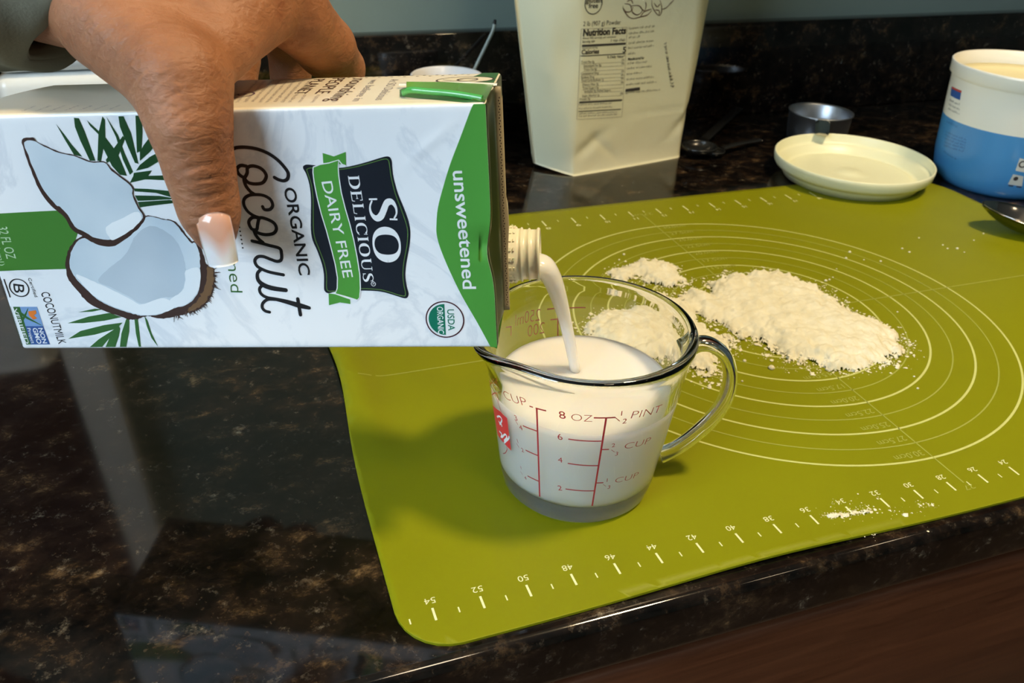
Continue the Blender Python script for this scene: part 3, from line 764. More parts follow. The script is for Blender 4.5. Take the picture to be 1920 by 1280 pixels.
# green field with the flavour name
gr = [(887.8, 190), (882, 207), (863, 258), (844, 308), (830, 354), (821, 390), (818.5, 420), (819, 440), (826, 466), (844, 509), (866, 554), (896, 606), (920, 651)]
q = [front_uv(p) for p in gr]; q[0][1] = CW - .04; q[-1][1] = .04
q = [tuple(x) for x in catmull(q, 4)] + [(CL - .04, .04), (CL - .04, CW - .04)]
decal('printed_green_field', poly2(q, 0.16), surf_front, ink_green, carton, 0.016)
decal('printed_lettering', ftext([(849, 320), (868.5, 541)], 'unsweetened', 25, 0.012), surf_front, ink_white, carton, 0.030, label='white lettering "unsweetened"')
# shield
B_ = crop(560, 270, 0.25)
sh = [(35, 165), (60, 153), (110, 157), (180, 165), (300, 178), (420, 158), (540, 125), (640, 95), (680, 95), (698, 125), (702, 170), (712, 250), (745, 370), (790, 480), (825, 580), (838, 660), (832, 760), (810, 880), (800, 980), (810, 1060), (825, 1120), (815, 1150), (790, 1155), (740, 1140), (640, 1110), (560, 1100), (470, 1098), (380, 1100), (280, 1105), (225, 1118), (195, 1100), (190, 1060), (190, 980), (175, 900), (140, 800), (105, 720), (92, 640), (92, 520), (92, 400), (80, 300), (55, 220), (35, 185)]
fpoly('printed_shield', B_(sh), ink_navy, 0.010, smooth=3)
li = [(60, 190), (95, 178), (200, 185), (300, 190), (420, 172), (540, 140), (640, 112), (672, 120), (682, 160), (695, 250), (725, 370), (770, 490), (805, 590), (818, 660), (812, 760), (790, 880), (782, 980), (790, 1060), (802, 1120), (780, 1138), (640, 1096), (560, 1086), (470, 1082), (380, 1088), (270, 1100), (225, 1100), (210, 1075), (210, 985), (195, 900), (155, 790), (125, 715), (112, 640), (110, 520), (108, 400), (95, 300), (70, 220), (60, 190)]
decal('printed_shield_line', strip2(FR(B_(li)), .03, False, 4), surf_front, ink_green_line, carton, 0.014)
for t_ in ([(180, 66), (265, 92), (353, 58), (356, 160), (310, 150), (240, 142), (185, 142)], [(225, 1118), (300, 1128), (385, 1160), (389, 1198), (310, 1186), (228, 1207)]):
    fpoly('printed_ribbon_tail', B_(t_), ink_green, 0.014)
rb = [(110, 172), (160, 152), (230, 140), (300, 118), (298, 180), (302, 240), (320, 360), (350, 480), (385, 600), (415, 720), (440, 850), (460, 980), (464, 1080), (458, 1150), (440, 1168), (350, 1140), (276, 1120), (290, 1080), (292, 1000), (275, 900), (245, 780), (210, 650), (170, 520), (140, 400), (118, 290), (108, 210)]
fpoly('printed_ribbon', B_(rb), ink_green, 0.018)
decal('printed_ribbon_edge', join2([strip2(FR(B_(rb + rb[:1])), .04, False), strip2(FR(B_([(300, 118), (325, 150), (358, 162)])), .04, False), strip2(FR(B_([(270, 1118), (330, 1140), (388, 1160)])), .04, False)]), surf_front, ink_white, carton, 0.022)
decal('printed_lettering', ftext(B_([(172, 283), (336, 1002)]), 'DAIRY FREE', 19.5, 0.004), surf_front, ink_white, carton, 0.024, label='white lettering "DAIRY FREE" on the ribbon')
decal('printed_lettering', join2([ftext(B_([(370, 238), (487, 1032)]), 'DELICIOUS', 20, glyphs=serif), ftext(B_([(522, 405), (572, 885)]), 'SO', 51, glyphs=serif)]), surf_front, ink_white, carton, 0.020, label='white serif brand lettering on the shield')
rc = front_uv(B_([(561, 1047)])[0]); decal('printed_mark', join2([ring2(rc, .085, .022, 24), fit_text('R', rc + np.array([-.04, .03]), rc + np.array([-.04, -.03]), .08)]), surf_front, ink_white, carton, 0.020)
# script word
A_ = crop(420, 250, 0.28125)
scr = [[(45, 107), (90, 93), (150, 92), (220, 103), (290, 130), (350, 170), (395, 215), (427, 262), (424, 300), (400, 315), (365, 308), (337, 293)],
       [(150, 218), (112, 213), (88, 235), (98, 268), (135, 292), (155, 262), (158, 228), (195, 216), (250, 235), (282, 280), (262, 325), (215, 336), (165, 328), (135, 300), (145, 345), (175, 385), (200, 402)],
       [(258, 487), (272, 507), (308, 505), (325, 478), (310, 440), (270, 415), (220, 407), (165, 413), (134, 440), (135, 480), (160, 520), (200, 548), (240, 562)],
       [(230, 562), (190, 560), (166, 590), (185, 635), (218, 640), (226, 600), (240, 562), (290, 572), (335, 598), (350, 635), (330, 665), (280, 674), (228, 662), (200, 640), (212, 675), (235, 705), (260, 725)],
       [(188, 716), (240, 728), (300, 745), (370, 765), (384, 800), (382, 840), (355, 852), (310, 838), (262, 820), (225, 822), (206, 848), (220, 882), (258, 906), (310, 925), (396, 942)],
       [(250, 903), (224, 932), (228, 975), (262, 1008), (320, 1030), (412, 1044)],
       [(262, 1008), (238, 1032), (246, 1066), (285, 1092), (350, 1105), (420, 1122), (500, 1145), (568, 1162)],
       [(492, 1102), (500, 1150), (510, 1208)],
       [(345, 1106), (292, 1106), (260, 1130), (256, 1160), (275, 1182), (304, 1190)]]
wds = [20, 20, 19, 20, 20, [19, 20, 24, 30, 30, 26], [19, 19, 19, 20, 22, 28, 34, 22], 22, 19]
decal('printed_script_lettering', join2([strip2(FR(A_(p)), np.array(w_) * .28125 * CM * 1.12, True, 7) for p, w_ in zip(scr, wds)]), surf_front, ink_black, carton, 0.012, label='black brush-script word "Coconut"')
decal('printed_lettering', ftext(A_([(397, 362), (503, 945)]), 'ORGANIC', 21.5, 0.014), surf_front, ink_black, carton, 0.012, label='black lettering "ORGANIC"')
decal('printed_lettering', ftext(A_([(-78, 292), (46, 1058)]), 'unsweetened', 24, -0.008), surf_front, ink_green_leaf2, carton, 0.012, label='small green lettering "unsweetened"')
dl = A_([(95 + 4.4 * i, 570 + 27.4 * i) for i in range(8)])
decal('printed_dotted_line', join2([ring2(front_uv(p), .018, .036, 8) for p in dl] + [strip2(FR(A_([(80, 395), (88, 450), (95, 505)])), .05, False)]), surf_front, ink_black, carton, 0.012)
# organic seal
Z_ = crop(760, 380, 0.2265)
c0 = front_uv(Z_([(328, 965)])[0]); r0 = 36.0 * CM
decal('printed_seal', poly2([tuple(c0 + r0 * np.array([math.cos(t), math.sin(t)])) for t in np.linspace(0, 2 * math.pi, 49)[:-1]], 2), surf_front, ink_white, carton, 0.012)
decal('printed_seal_ring', ring2(c0, r0, .05), surf_front, ink_maroon, carton, 0.018)
a_, b_ = front_uv(Z_([(323, 826)])[0]), front_uv(Z_([(338, 1108)])[0]); r1 = r0 * .87
th0 = math.atan2(*(a_ - c0)[::-1]); th1 = math.atan2(*(b_ - c0)[::-1])
if th1 > th0: th1 -= 2 * math.pi
arc_ = [tuple(c0 + r1 * np.array([math.cos(t), math.sin(t)])) for t in np.linspace(th0, -(2 * math.pi - th1) if th1 > 0 else th1, 30)]
if np.mean([p[0] for p in arc_]) > c0[0]:
    arc_ = [tuple(c0 + r1 * np.array([math.cos(t), math.sin(t)])) for t in np.linspace(th0, th1 + 2 * math.pi, 30)]
decal('printed_seal_half', poly2(arc_, 2), surf_front, ink_seal, carton, 0.018, label='green half of the seal')
decal('printed_lettering', ftext(Z_([(262, 858), (273, 1080)]), 'ORGANIC', 11.5, 0.01), surf_front, ink_white, carton, 0.024, label='white lettering in the seal')
decal('printed_lettering', ftext(Z_([(347, 880), (357, 1056)]), 'USDA', 13, 0.012), surf_front, ink_seal, carton, 0.020, label='green lettering "USDA" in the seal')
# palm leaves and coconuts
P5 = crop(0, 200, 0.18753); P7 = crop(110, 380, 0.2266); P6 = crop(0, 400, 0.211)
lv5 = [[(560, 170), (640, 270), (720, 380), (825, 500), (740, 480), (650, 330)], [(740, 110), (790, 115), (850, 250), (955, 540), (900, 540), (800, 330), (750, 200)], [(870, 135), (985, 240), (990, 280), (900, 190)],
 [(1025, 95), (1050, 130), (1055, 300), (1010, 545), (975, 540), (985, 260)], [(990, 280), (1060, 310), (1180, 470), (1270, 690), (1200, 680), (1120, 590), (1030, 410)], [(1060, 95), (1180, 280), (1250, 470), (1330, 650), (1300, 680), (1230, 530), (1160, 300)],
 [(1185, 95), (1235, 95), (1310, 260), (1385, 570), (1350, 560), (1280, 400), (1200, 200)], [(1355, 88), (1420, 88), (1425, 250), (1415, 440), (1370, 460)], [(1540, 250), (1610, 310), (1500, 450), (1400, 540), (1400, 450), (1440, 380)],
 [(1620, 435), (1720, 400), (1720, 500), (1630, 520), (1480, 610), (1360, 640), (1400, 580), (1500, 500)], [(1230, 290), (1250, 320), (1180, 500), (1070, 560), (1060, 530), (1150, 400)], [(1330, 700), (1450, 690), (1665, 685), (1790, 700), (1670, 735), (1450, 725), (1300, 760)],
 [(1340, 815), (1480, 820), (1690, 840), (1790, 880), (1700, 900), (1560, 860), (1350, 845)], [(1350, 885), (1600, 890), (1780, 920), (1500, 935), (1380, 940)], [(1380, 950), (1700, 930), (1790, 950), (1710, 965), (1540, 985), (1400, 1005)], [(1340, 660), (1520, 635), (1480, 690), (1330, 715)]]
for k_, l_ in enumerate(lv5):
    fpoly('printed_palm_leaf', P5(l_), ink_green_leaf, 0.008 + .0006 * k_)
lv7 = [[(160, 905), (300, 875), (370, 880), (280, 900)], [(75, 995), (250, 940), (420, 910), (520, 945), (380, 975), (200, 995)], [(80, 1125), (180, 1060), (380, 1010), (530, 990), (480, 1040), (300, 1090)], [(260, 1195), (330, 1130), (500, 1020), (510, 1040), (420, 1120), (360, 1195)],
 [(390, 1195), (420, 1120), (510, 1040), (500, 1100), (470, 1195)], [(508, 1195), (520, 1080), (560, 960), (585, 965), (585, 1060), (560, 1195)], [(628, 965), (655, 960), (670, 1080), (682, 1195), (665, 1195), (640, 1080)], [(710, 935), (735, 970), (770, 1080), (825, 1195), (770, 1120), (730, 1020)]]
for k_, l_ in enumerate(lv7):
    fpoly('printed_palm_leaf', P7(l_), ink_green_leaf2, 0.008 + .0006 * k_)
fpoly('printed_green_band', [(-44, 402), (0, 400), (115, 394), (150, 425), (140, 455), (126, 480), (124, 504), (0, 508), (-10, 509)], flat('deep_green_ink', (0.055, 0.20, 0.028), 0.30), 0.008)
def rough_edge(pts, amp, n=6):
    q = catmull(FR(pts), n, closed=True); q = q + rng.normal(size=q.shape) * amp; return [tuple(x) for x in q]
sh2 = [(190, 275), (110, 340), (70, 430), (58, 530), (90, 640), (170, 740), (270, 840), (400, 900), (540, 950), (600, 965), (660, 960), (720, 938), (780, 940), (850, 955), (930, 945), (1060, 915), (1120, 900), (1200, 850), (1250, 790), (1285, 700), (1290, 600), (1275, 530), (1220, 500), (1180, 380), (1130, 315), (1100, 320), (1040, 240), (960, 153), (850, 125), (730, 105), (712, 142), (620, 240), (470, 340), (300, 320), (220, 282)]
decal('printed_coconut_half', poly2(rough_edge(P7(sh2), .012), 0.8), surf_front, ink_brown, carton, 0.018, label='brown shell of the lower coconut half')
fb = [(1230, 530), (1280, 545), (1290, 620), (1270, 720), (1230, 800), (1150, 870), (1060, 900), (1130, 830), (1190, 740), (1225, 640)]
decal('printed_coconut_fibre', poly2(rough_edge(P7(fb), .03), 0.8), surf_front, ink_fibre, carton, 0.021)
hr = []
for i in range(90):
    t = random.random(); j = int(t * 11); base = [(1280, 545), (1290, 600), (1288, 660), (1275, 710), (1255, 760), (1228, 810), (1190, 850), (1150, 880), (1100, 900), (1040, 915), (980, 930), (930, 940)]
    a = np.array(base[j]) + (np.array(base[j + 1]) - np.array(base[j])) * random.random(); d_ = a - np.array([900, 560]); d_ /= np.linalg.norm(d_)
    d_ = d_ + rng.normal(size=2) * .5; b = a + d_ * random.uniform(12, 32); hr.append(strip2(FR(P7([tuple(a - d_ * 10), tuple(b)])), [.035, .012], False))
decal('printed_coconut_fibre', join2(hr), surf_front, ink_brown, carton, 0.019, label='bristling brown fibres')
fl2 = [(215, 290), (140, 340), (100, 430), (95, 520), (130, 600), (200, 680), (300, 780), (420, 850), (560, 900), (640, 922), (700, 932), (830, 922), (950, 872), (1060, 842), (1130, 780), (1168, 700), (1170, 600), (1172, 480), (1160, 390), (1130, 330), (1095, 328), (1030, 250), (950, 160), (850, 133), (735, 112), (700, 170), (620, 250), (470, 352), (330, 347)]
decal('printed_coconut_flesh', poly2(rough_edge(P7(fl2), .008), 0.8), surf_front, ink_flesh, carton, 0.024)
cv = [(640, 270), (760, 190), (880, 230), (980, 320), (1035, 450), (1058, 600), (1025, 720), (960, 772), (850, 785), (690, 832), (580, 770), (440, 700), (330, 640), (420, 540), (560, 420)]
decal('printed_coconut_hollow', poly2(rough_edge(P7(cv), .006), 0.8), surf_front, ink_cavity, carton, 0.030)
decal('printed_coconut_flesh', poly2(rough_edge(P7([(300, 650), (440, 715), (600, 795), (690, 838), (870, 785), (960, 862), (830, 915), (700, 925), (560, 890), (420, 840), (300, 770), (200, 670), (150, 590)]), .006), 0.8), surf_front, ink_flesh_lit, carton, 0.033, label='bright cut rim of the lower coconut half')
decal('printed_coconut_flesh', poly2(rough_edge(P7([(1055, 560), (1165, 540), (1168, 690), (1125, 775), (1055, 838), (960, 860), (925, 800), (1020, 730), (1050, 640)]), .006), 0.8), surf_front, ink_flesh_lit, carton, 0.035, label='bright right rim of the lower coconut half')
sh1 = [(42, 262), (62, 257), (69, 265), (84, 272), (112, 284), (139, 290), (171, 302), (196, 302), (210, 316), (225, 328), (249, 348), (251, 365), (262, 389), (272.5, 410), (250, 434), (216, 459), (178, 455), (160, 444), (137, 431), (120, 405), (103, 391), (79, 363), (62, 327), (49, 290)]
decal('printed_coconut_piece', poly2(rough_edge(sh1, .008, 4), 0.8), surf_front, ink_brown, carton, 0.036, label='brown shell of the upper coconut piece')
fl1 = [(46.5, 267), (62, 263), (84, 274), (112, 286), (139, 292), (171, 304), (196, 304), (210, 319), (225, 331), (247.5, 350), (249.5, 366), (260, 390), (269, 407), (246, 427), (213, 448), (180, 445), (163, 436), (142, 424), (128, 402), (114, 387), (106, 383), (84, 357), (67, 323), (54, 290)]
decal('printed_coconut_flesh', poly2(rough_edge(fl1, .006, 4), 0.8), surf_front, ink_flesh, carton, 0.042)
decal('printed_coconut_flesh', poly2(rough_edge(P7([(395, 200), (520, 130), (650, 70), (690, 128), (600, 225), (470, 300), (430, 290)]), .006), 0.8), surf_front, ink_flesh_lit, carton, 0.048, label='bright cut facet of the upper coconut piece')
# bottom corner small print
dk = [ftext(P6([(362, 702), (522, 1160)]), 'COCONUTMILK', 17, 0.0), ring2(front_uv(P6([(172, 660)])[0]), 85 * .211 * CM, .045, 40), ftext(P6([(118, 622), (126, 700)]), 'B', 20, 0.0),
      strip2(FR(P6([(36, 582), (92, 745)])), .045, False), ftext(P6([(248, 574), (310, 742)]), 'Certified', 6.2, 0.0), ftext(P6([(-8, 590), (48, 752)]), 'Corporation', 4.6, 0.0)]
decal('printed_lettering', join2(dk), surf_front, ink_black, carton, 0.012, label='small dark lettering at the bottom of the front')
decal('printed_lettering', join2([ftext(P6([(-22, 118), (62, 402)]), '32 FL OZ', 18, 0.0), ftext(P6([(-78, 170), (2, 462)]), '(946 ml)', 9.5, -0.01)]), surf_front, flat('pale_green_ink', (0.45, 0.62, 0.42), 0.32), carton, 0.014, label='pale lettering "32 FL OZ" on the green band')
fpoly('printed_badge', P6([(118, 828), (330, 828), (385, 1000), (215, 1000), (170, 900)]), ink_sky, 0.012, label='light blue part of the badge')
fpoly('printed_badge', P6([(215, 1000), (385, 1000), (445, 1162), (262, 1163)]), ink_blue, 0.013, label='dark blue part of the badge')
fpoly('printed_badge', P6([(118, 828), (178, 828), (275, 1163), (235, 1163)]), ink_green_leaf2, 0.016, label='green strip of the badge')
decal('printed_badge', join2([strip2(FR(P6([(165, 870), (250, 930), (372, 992)])), [.12, .1, .02], False), strip2(FR(P6([(252, 842), (225, 905), (185, 975)])), [.02, .08, .1], False)]), surf_front, ink_green_leaf2, carton, 0.018, label='green grass blades of the badge')
fpoly('printed_badge', P6([(252, 868), (320, 858), (327, 885), (303, 903), (332, 930), (298, 942), (262, 905)]), ink_orange, 0.022, label='orange butterfly of the badge')
decal('printed_lettering', join2([ftext(P6([(120, 842), (232, 1155)]), 'VERIFIED', 7.5, 0.008), ftext(P6([(342, 1016), (385, 1152)]), 'NON', 9, 0.02), ftext(P6([(290, 1016), (335, 1156)]), 'GMO', 9.5, 0.02), ftext(P6([(244, 1016), (285, 1152)]), 'Project', 6.5, 0.01)]), surf_front, ink_white, carton, 0.024, label='white lettering of the badge')
decal('printed_lettering', ftext(P6([(84, 828), (192, 1165)]), 'nongmoproject.org', 4.2, -0.005), surf_front, ink_green_leaf, carton, 0.012, label='tiny green web address')
# side panel (uppermost in the picture)
def ttext(s, p0, p1, h, bold=0.0): return fit_text(s, top_uw(p0), top_uw(p1), h, bold, flip=False)
def t_up(part_fn): return part_fn
def chk(p0, p1):                            # reading direction runs from the far edge to the near edge with letters standing towards the spout
    d_ = top_uw(p1) - top_uw(p0); up = np.array([-d_[1], d_[0]]); return up[0] < 0
def tt(s, p0, p1, h, bold=0.0):
    return fit_text(s, top_uw(p0), top_uw(p1), h, bold, flip=chk(p0, p1))
decal('printed_lettering', join2([tt('nourishing', (663, 148), (612, 190), .60, .0), tt('PEOPLE', (624, 147), (590, 176), .56, .0), tt('PLANET', (589, 149), (549, 177), .50, .0)]), surf_top, ink_dark_cream, carton, 0.012, label='brown hand-drawn words on the side panel')
decal('printed_lettering', join2([tt('we believe in', (696, 150), (660, 190), .34, -0.01), tt('At SO Delicious', (733, 149), (703, 188), .36, -0.01)]), surf_top, ink_lilac, carton, 0.012, label='thin hand-drawn words on the side panel')
sm = []
for x0 in (448, 462, 476, 490, 504, 518, 532, 546): 
    a, b = top_uw((x0 + 32, 152)), top_uw((x0 - 6, 192)); sm.append(scribble(a, b, .16, flip=chk((x0 + 32, 152), (x0 - 6, 192))))
for x0 in (575, 600, 640): 
    a, b = top_uw((x0, 178)), top_uw((x0 - 12, 192)); sm.append(scribble(a, b, .16, flip=True))
for k_ in range(7):
    sm.append(scribble((2.6 + .55 * k_, 1.3), (2.6 + .55 * k_, .45), .15))
decal('printed_small_text', join2(sm), surf_top, ink_lilac, carton, 0.012)
bc = top_uw((446, 178)); decal('printed_emblem', join2([ring2(bc, .62, .06, 40), fit_text('B', bc + np.array([-.3, .25]), bc + np.array([-.3, -.25]), .6)]), surf_top, flat('violet_ink', (0.10, 0.05, 0.12), .35), carton, 0.012)
ds = [strip2([(13.2 + .27 * k_, CD - .22 - .22 * (k_ % 2)), (13.2 + .27 * k_ + .11, CD - .22 - .22 * (k_ % 2))], .07, False) for k_ in range(20)]
decal('printed_dashes', join2(ds), surf_top, ink_dark_cream, carton, 0.012)
gt = [top_uw(p) for p in ((765, 163), (800, 161), (835, 155.5), (870, 149), (895, 141), (905, 137))]
q = [tuple(x) for x in catmull(gt, 4)] + [(CL - .1, CD - .08), (CL - .1, .1), (18.9, .1), (16.4, 1.6), (16.1, CD / 2 - .3)]
decal('printed_green_field', poly2(q, 0.6), surf_top, ink_green_leaf2, carton, 0.008)
ec = top_uw((872, 150))
decal('printed_emblem', poly2([tuple(ec + np.array([1.15 * math.cos(t), .75 * math.sin(t)])) for t in np.linspace(0, 6.28, 33)[:-1]], 2), surf_top, flat('cream_ink', (.80, .72, .52), .35), carton, 0.014)
decal('printed_emblem', join2([strip2([ec + np.array([1.15 * math.cos(t), .75 * math.sin(t)]) for t in np.linspace(0, 6.283, 40)], .08, False), ring2(ec + np.array([.1, 0]), .4, .08, 24), strip2([ec + np.array(p) for p in ((-.9, .1), (-.4, -.2), (0, .2), (.5, -.1))], .06, False, 4)]), surf_top, ink_dark_cream, carton, 0.018)
# end panel: beige strip with small text beyond the seam, green at its lower end
beige = flat('beige_carton_end', (0.46, 0.37, 0.23), 0.45)
decal('printed_end_panel', poly2([(4.9, 3.65), (CW - 1.2, 3.65), (CW - .9, CD - .1), (4.3, CD - .1)], 0.8), surf_end, beige, carton, 0.008)
decal('printed_end_field', poly2([(.1, 3.65), (4.85, 3.65), (4.25, CD - .1), (.1, CD - .1)], 0.8), surf_end, ink_green_leaf2, carton, 0.008)
decal('printed_small_text', join2([scribble((8.0, 4.4 + .5 * k_), (5.2, 4.4 + .5 * k_), .3) for k_ in range(4)]), surf_end, ink_dark_cream, carton, 0.014)

# top seam: a fin along the end and folded ears lying on the side panels
SW = CD / 2 + .12
def fin_pts():
    V = []; F = []
    n_ = 40
    for i in range(n_):
        v_ = 0.04 + (CW - .08) * i / (n_ - 1)
        sag = 0.10 * math.exp(-((v_ - 4.0) / 1.0) ** 2)
        for (du, dw) in ((-.15, -.03), (.20, .02), (.23, .07), (.20, .12), (-.15, .10)):
            V.append(cart(CL + du + (sag if du > 0 else 0), v_, SW + dw + (0.03 * math.sin(v_ * 1.7))))
    return np.array(V), grid_faces(n_, 5, closed_v=True) + [tuple(range(5)), tuple(range((n_ - 1) * 5, n_ * 5))[::-1]]
v, f = fin_pts()
fin = mesh_obj('seam_fin', v, f, flat('seam_kraft', (0.40, 0.33, 0.21), .55), carton)
dots = [strip2([(CL + .12 + .03 * (k_ % 2), .3 + .11 * k_), (CL + .12 + .03 * (k_ % 2), .3 + .11 * k_ + .06)], .04, False) for k_ in range(int((CW - .6) / .11))]
decal('seam_stitching', join2(dots), lambda V2, lift: cart(V2[:, 0], V2[:, 1], SW - lift + .0 * V2[:, 0]), ink_dark_cream, fin, 0.045)
def ear(sign, vface):
    V = []; F = []
    EL = 3.35; n_ = 10; m2 = 14
    for lay in (0, 1):
        for i in range(n_):
            t = i / (n_ - 1)                               # from the end edge to the ear's tip
            for j in range(m2):
                s_ = j / (m2 - 1); half = (CD / 2 - .15) * (1 - t) + .12
                s_ = s_ * .52; w_ = CD / 2 + (s_ * 2 - 1) * half
                lift = 0.06 + 0.20 * (1 - abs(s_ * 2 - 1)) * t ** .7
                if lay == 1: lift = 0.02
                V.append(cart(CL - .05 - EL * t, vface + sign * lift, w_))
    N0 = n_ * m2
    for i in range(n_ - 1):
        for j in range(m2 - 1):
            a = i * m2 + j; F.append((a, a + 1, a + m2 + 1, a + m2)); F.append((N0 + a, N0 + a + m2, N0 + a + m2 + 1, N0 + a + 1))
    rim = [(0, j) for j in range(m2)] + [(i, m2 - 1) for i in range(1, n_)] + [(n_ - 1, j) for j in range(m2 - 2, -1, -1)] + [(i, 0) for i in range(n_ - 2, 0, -1)]
    for (a, b), (c_, d_) in zip(rim, rim[1:] + rim[:1]):
        F.append((a * m2 + b, c_ * m2 + d_, N0 + c_ * m2 + d_, N0 + a * m2 + b))
    return np.array(V), F
ear_mat = flat('glossy_green_ear', (0.11, 0.27, 0.045), 0.22)
v, f = ear(1, CW); er = mesh_obj('folded_ear', v, f, ear_mat, carton)
v, f = ear(-1, 0); mesh_obj('folded_ear', v, f, ear_mat, carton)
# pale seam band running along the ear, with its dark stitch line
def band(du0, du1, hw, lift, name, mat, parent):
    n_ = 24; V = []
    for i in range(n_):
        u = CL - .05 + du0 + (du1 - du0) * i / (n_ - 1); t = i / (n_ - 1)
        for dw, dl in ((-hw, 0), (-hw * .6, .06), (hw * .6, .06), (hw, 0)):
            V.append(cart(u, CW + lift * (.2 + .8 * min(t * 3, 1)) + dl, SW + dw + .04 * math.sin(u * 2.2)))
    return mesh_obj(name, V, grid_faces(n_, 4), mat, parent)
sb = band(.14, -3.65, .15, .12, 'seam_band', flat('seam_white', (.74, .70, .60), .5), er)
V2s, F2s = strip2([(CL - 3.7 + .18 * k_, SW + .025 * (k_ % 2) + .04 * math.sin((CL - 3.7 + .18 * k_) * 2.2)) for k_ in range(24)], .035, False)
mesh_obj('seam_stitching', cart(V2s[:, 0], np.full(len(V2s), CW + .19), V2s[:, 1]), F2s, ink_dark_cream, er)
# raised lower layer of the near ear half, curled open
pth = [cart(u, CW + l_, w_) for u, l_, w_ in ((16.55, .14, 1.55), (16.9, .30, 1.15), (17.6, .26, .98), (18.4, .20, .82), (19.1, .12, .62), (19.55, .05, .5))]
v, f = tube(catmull(pth, 5), .11, 10, squash=.6); mesh_obj('ear_lip', v, f, flat('bright_green_lip', (.07, .34, .07), .18), er)

# spout
SPV, SPW = 2.05, 5.05
def spout_pt(r, t, h): return cart(CL + h * .86, SPV + r * math.cos(t), SPW + r * math.sin(t))
prof = [(1.42, 0.0), (1.42, .14), (1.22, .17), (1.22, .62), (1.14, .66), (1.14, .80), (1.19, .83), (1.19, .90), (1.10, .94), (1.10, 1.18), (1.15, 1.22), (1.15, 1.28), (1.09, 1.32), (1.09, 1.62), (1.16, 1.66), (1.17, 1.74), (1.12, 1.80), (1.04, 1.80), (1.0, 1.72), (.98, .3)]
n_ = 64; V = []
for i in range(n_):
    t = 2 * math.pi * i / n_
    for r, h in prof:
        if .2 < h < .6 and r > 1.2: r += .035 * (1 if math.sin(t * 14) > .3 else 0)
        V.append(spout_pt(r, t, h))
sp = mesh_obj('spout', V, grid_faces(n_, len(prof), closed_u=True), spout_mat, carton)
nb_ = []
for i in range(18):
    t = 2 * math.pi * i / 18
    for (h0, h1, r) in ((.26, .40, 1.27), (.48, .56, 1.27)):
        P_ = [spout_pt(r, t + a, h) for a in (-.06, .06) for h in (h0, h1)] + [spout_pt(r - .08, t + a, h) for a in (-.06, .06) for h in (h0, h1)]
        nb_.append((P_, [(0, 1, 3, 2), (4, 6, 7, 5), (0, 4, 5, 1), (2, 3, 7, 6), (0, 2, 6, 4), (1, 5, 7, 3)]))
v_, f_ = join(nb_); mesh_obj('tamper_ring', v_, f_, spout_mat, sp, smooth=False)
# base plate of the spout with its pointed upper end
bp = [(SPV + 1.45 * math.cos(t), SPW + 1.35 * math.sin(t)) for t in np.radians(np.linspace(60, 300, 20))] + [(SPV + 2.1, SPW - .9), (SPV + 2.75, SPW - .1), (SPV + 2.1, SPW + .8)]
V = [cart(CL + .02, a, b) for a, b in bp] + [cart(CL + .14, a, b) for a, b in bp]; k_ = len(bp)
mesh_obj('spout_plate', V, [tuple(range(k_)), tuple(range(k_, 2 * k_))] + [(i, (i + 1) % k_, k_ + (i + 1) % k_, k_ + i) for i in range(k_)], spout_mat, sp, smooth=False)

# stream of milk from the spout's lower lip down to the surface
m0 = cart(CL + .9, SPV - .42, SPW); m1 = cart(CL + 1.62, SPV - .55, SPW)
end_ = on_plane((1078, 692), (0, 0, ZM - .05), np.array([0, 0, 1.0]))
st = [m0, m1]
for t in (0.15, .3, .45, .6, .8, 1.0, 1.06):
    st.append(m1 + (end_ - m1) * np.array([t ** .80, t ** .80, t ** 1.22]))
sp_ = catmull(st, 6)
v, f = tube(sp_, np.interp(np.linspace(0, 1, len(sp_)), [0, .15, .3, .6, 1], [.60, .66, .58, .40, .30]), 20, squash=.7, up=(0, 1, 0))
tag(mesh_obj('milk_stream', v, f, milk_mat, None, origin=m1), 'smooth stream of coconut milk pouring from the carton spout into the glass cup', 'milk')

# ================================================================== PERSON: LEFT HAND AND SLEEVE
W0 = at_depth(120, -30, 31.2)
person = thing('person', W0, 'person in an olive grey sleeve gripping the carton, thumbnail pale pink', 'person')
KH = KS                                     # the hand shares the carton's scale
def J(x, y, d): return at_depth(x, y, d * KH)
H = [  # capsules: start, end, start radius, end radius
 (J(-420, -120, 33.5), J(110, -40, 31.4), 3.0, 2.25),              # forearm
 (J(110, -40, 31.4), J(230, 10, 30.6), 2.25, 2.15),                # wrist
 (J(215, 40, 30.0), J(338, 150, 28.7), 1.95, 1.62),                # base of the thumb
 (J(338, 150, 28.7), J(356, 235, 28.7), 1.62, 1.27),
 (J(356, 235, 28.7), J(376, 325, 29.35), 1.25, 1.05),              # thumb
 (J(376, 325, 29.35), J(393, 395, 29.95), 1.05, .94),
 (J(393, 395, 29.95), J(404, 440, 30.40), .92, .70),
 (J(230, -20, 31.5), J(470, -70, 31.8), 2.1, 1.7),                 # back of the hand towards the index knuckle
 (J(240, -70, 33.0), J(440, -150, 34.5), 2.1, 1.7),
 (J(230, -100, 35.0), J(400, -160, 37.5), 2.0, 1.5),
 (J(220, -60, 34.8), J(350, -90, 40.0), 1.9, 1.3),
 (J(320, 60, 30.3), J(470, -30, 31.7), 1.75, 1.6),                 # web between thumb and index
 (J(350, 110, 29.8), J(430, 40, 31.0), 1.35, 1.35),
 (J(366, 118, 29.7), J(408, 88, 30.2), 1.05, 1.0), (J(408, 88, 30.2), J(500, 30, 32.2), 1.0, 1.1),
 ]
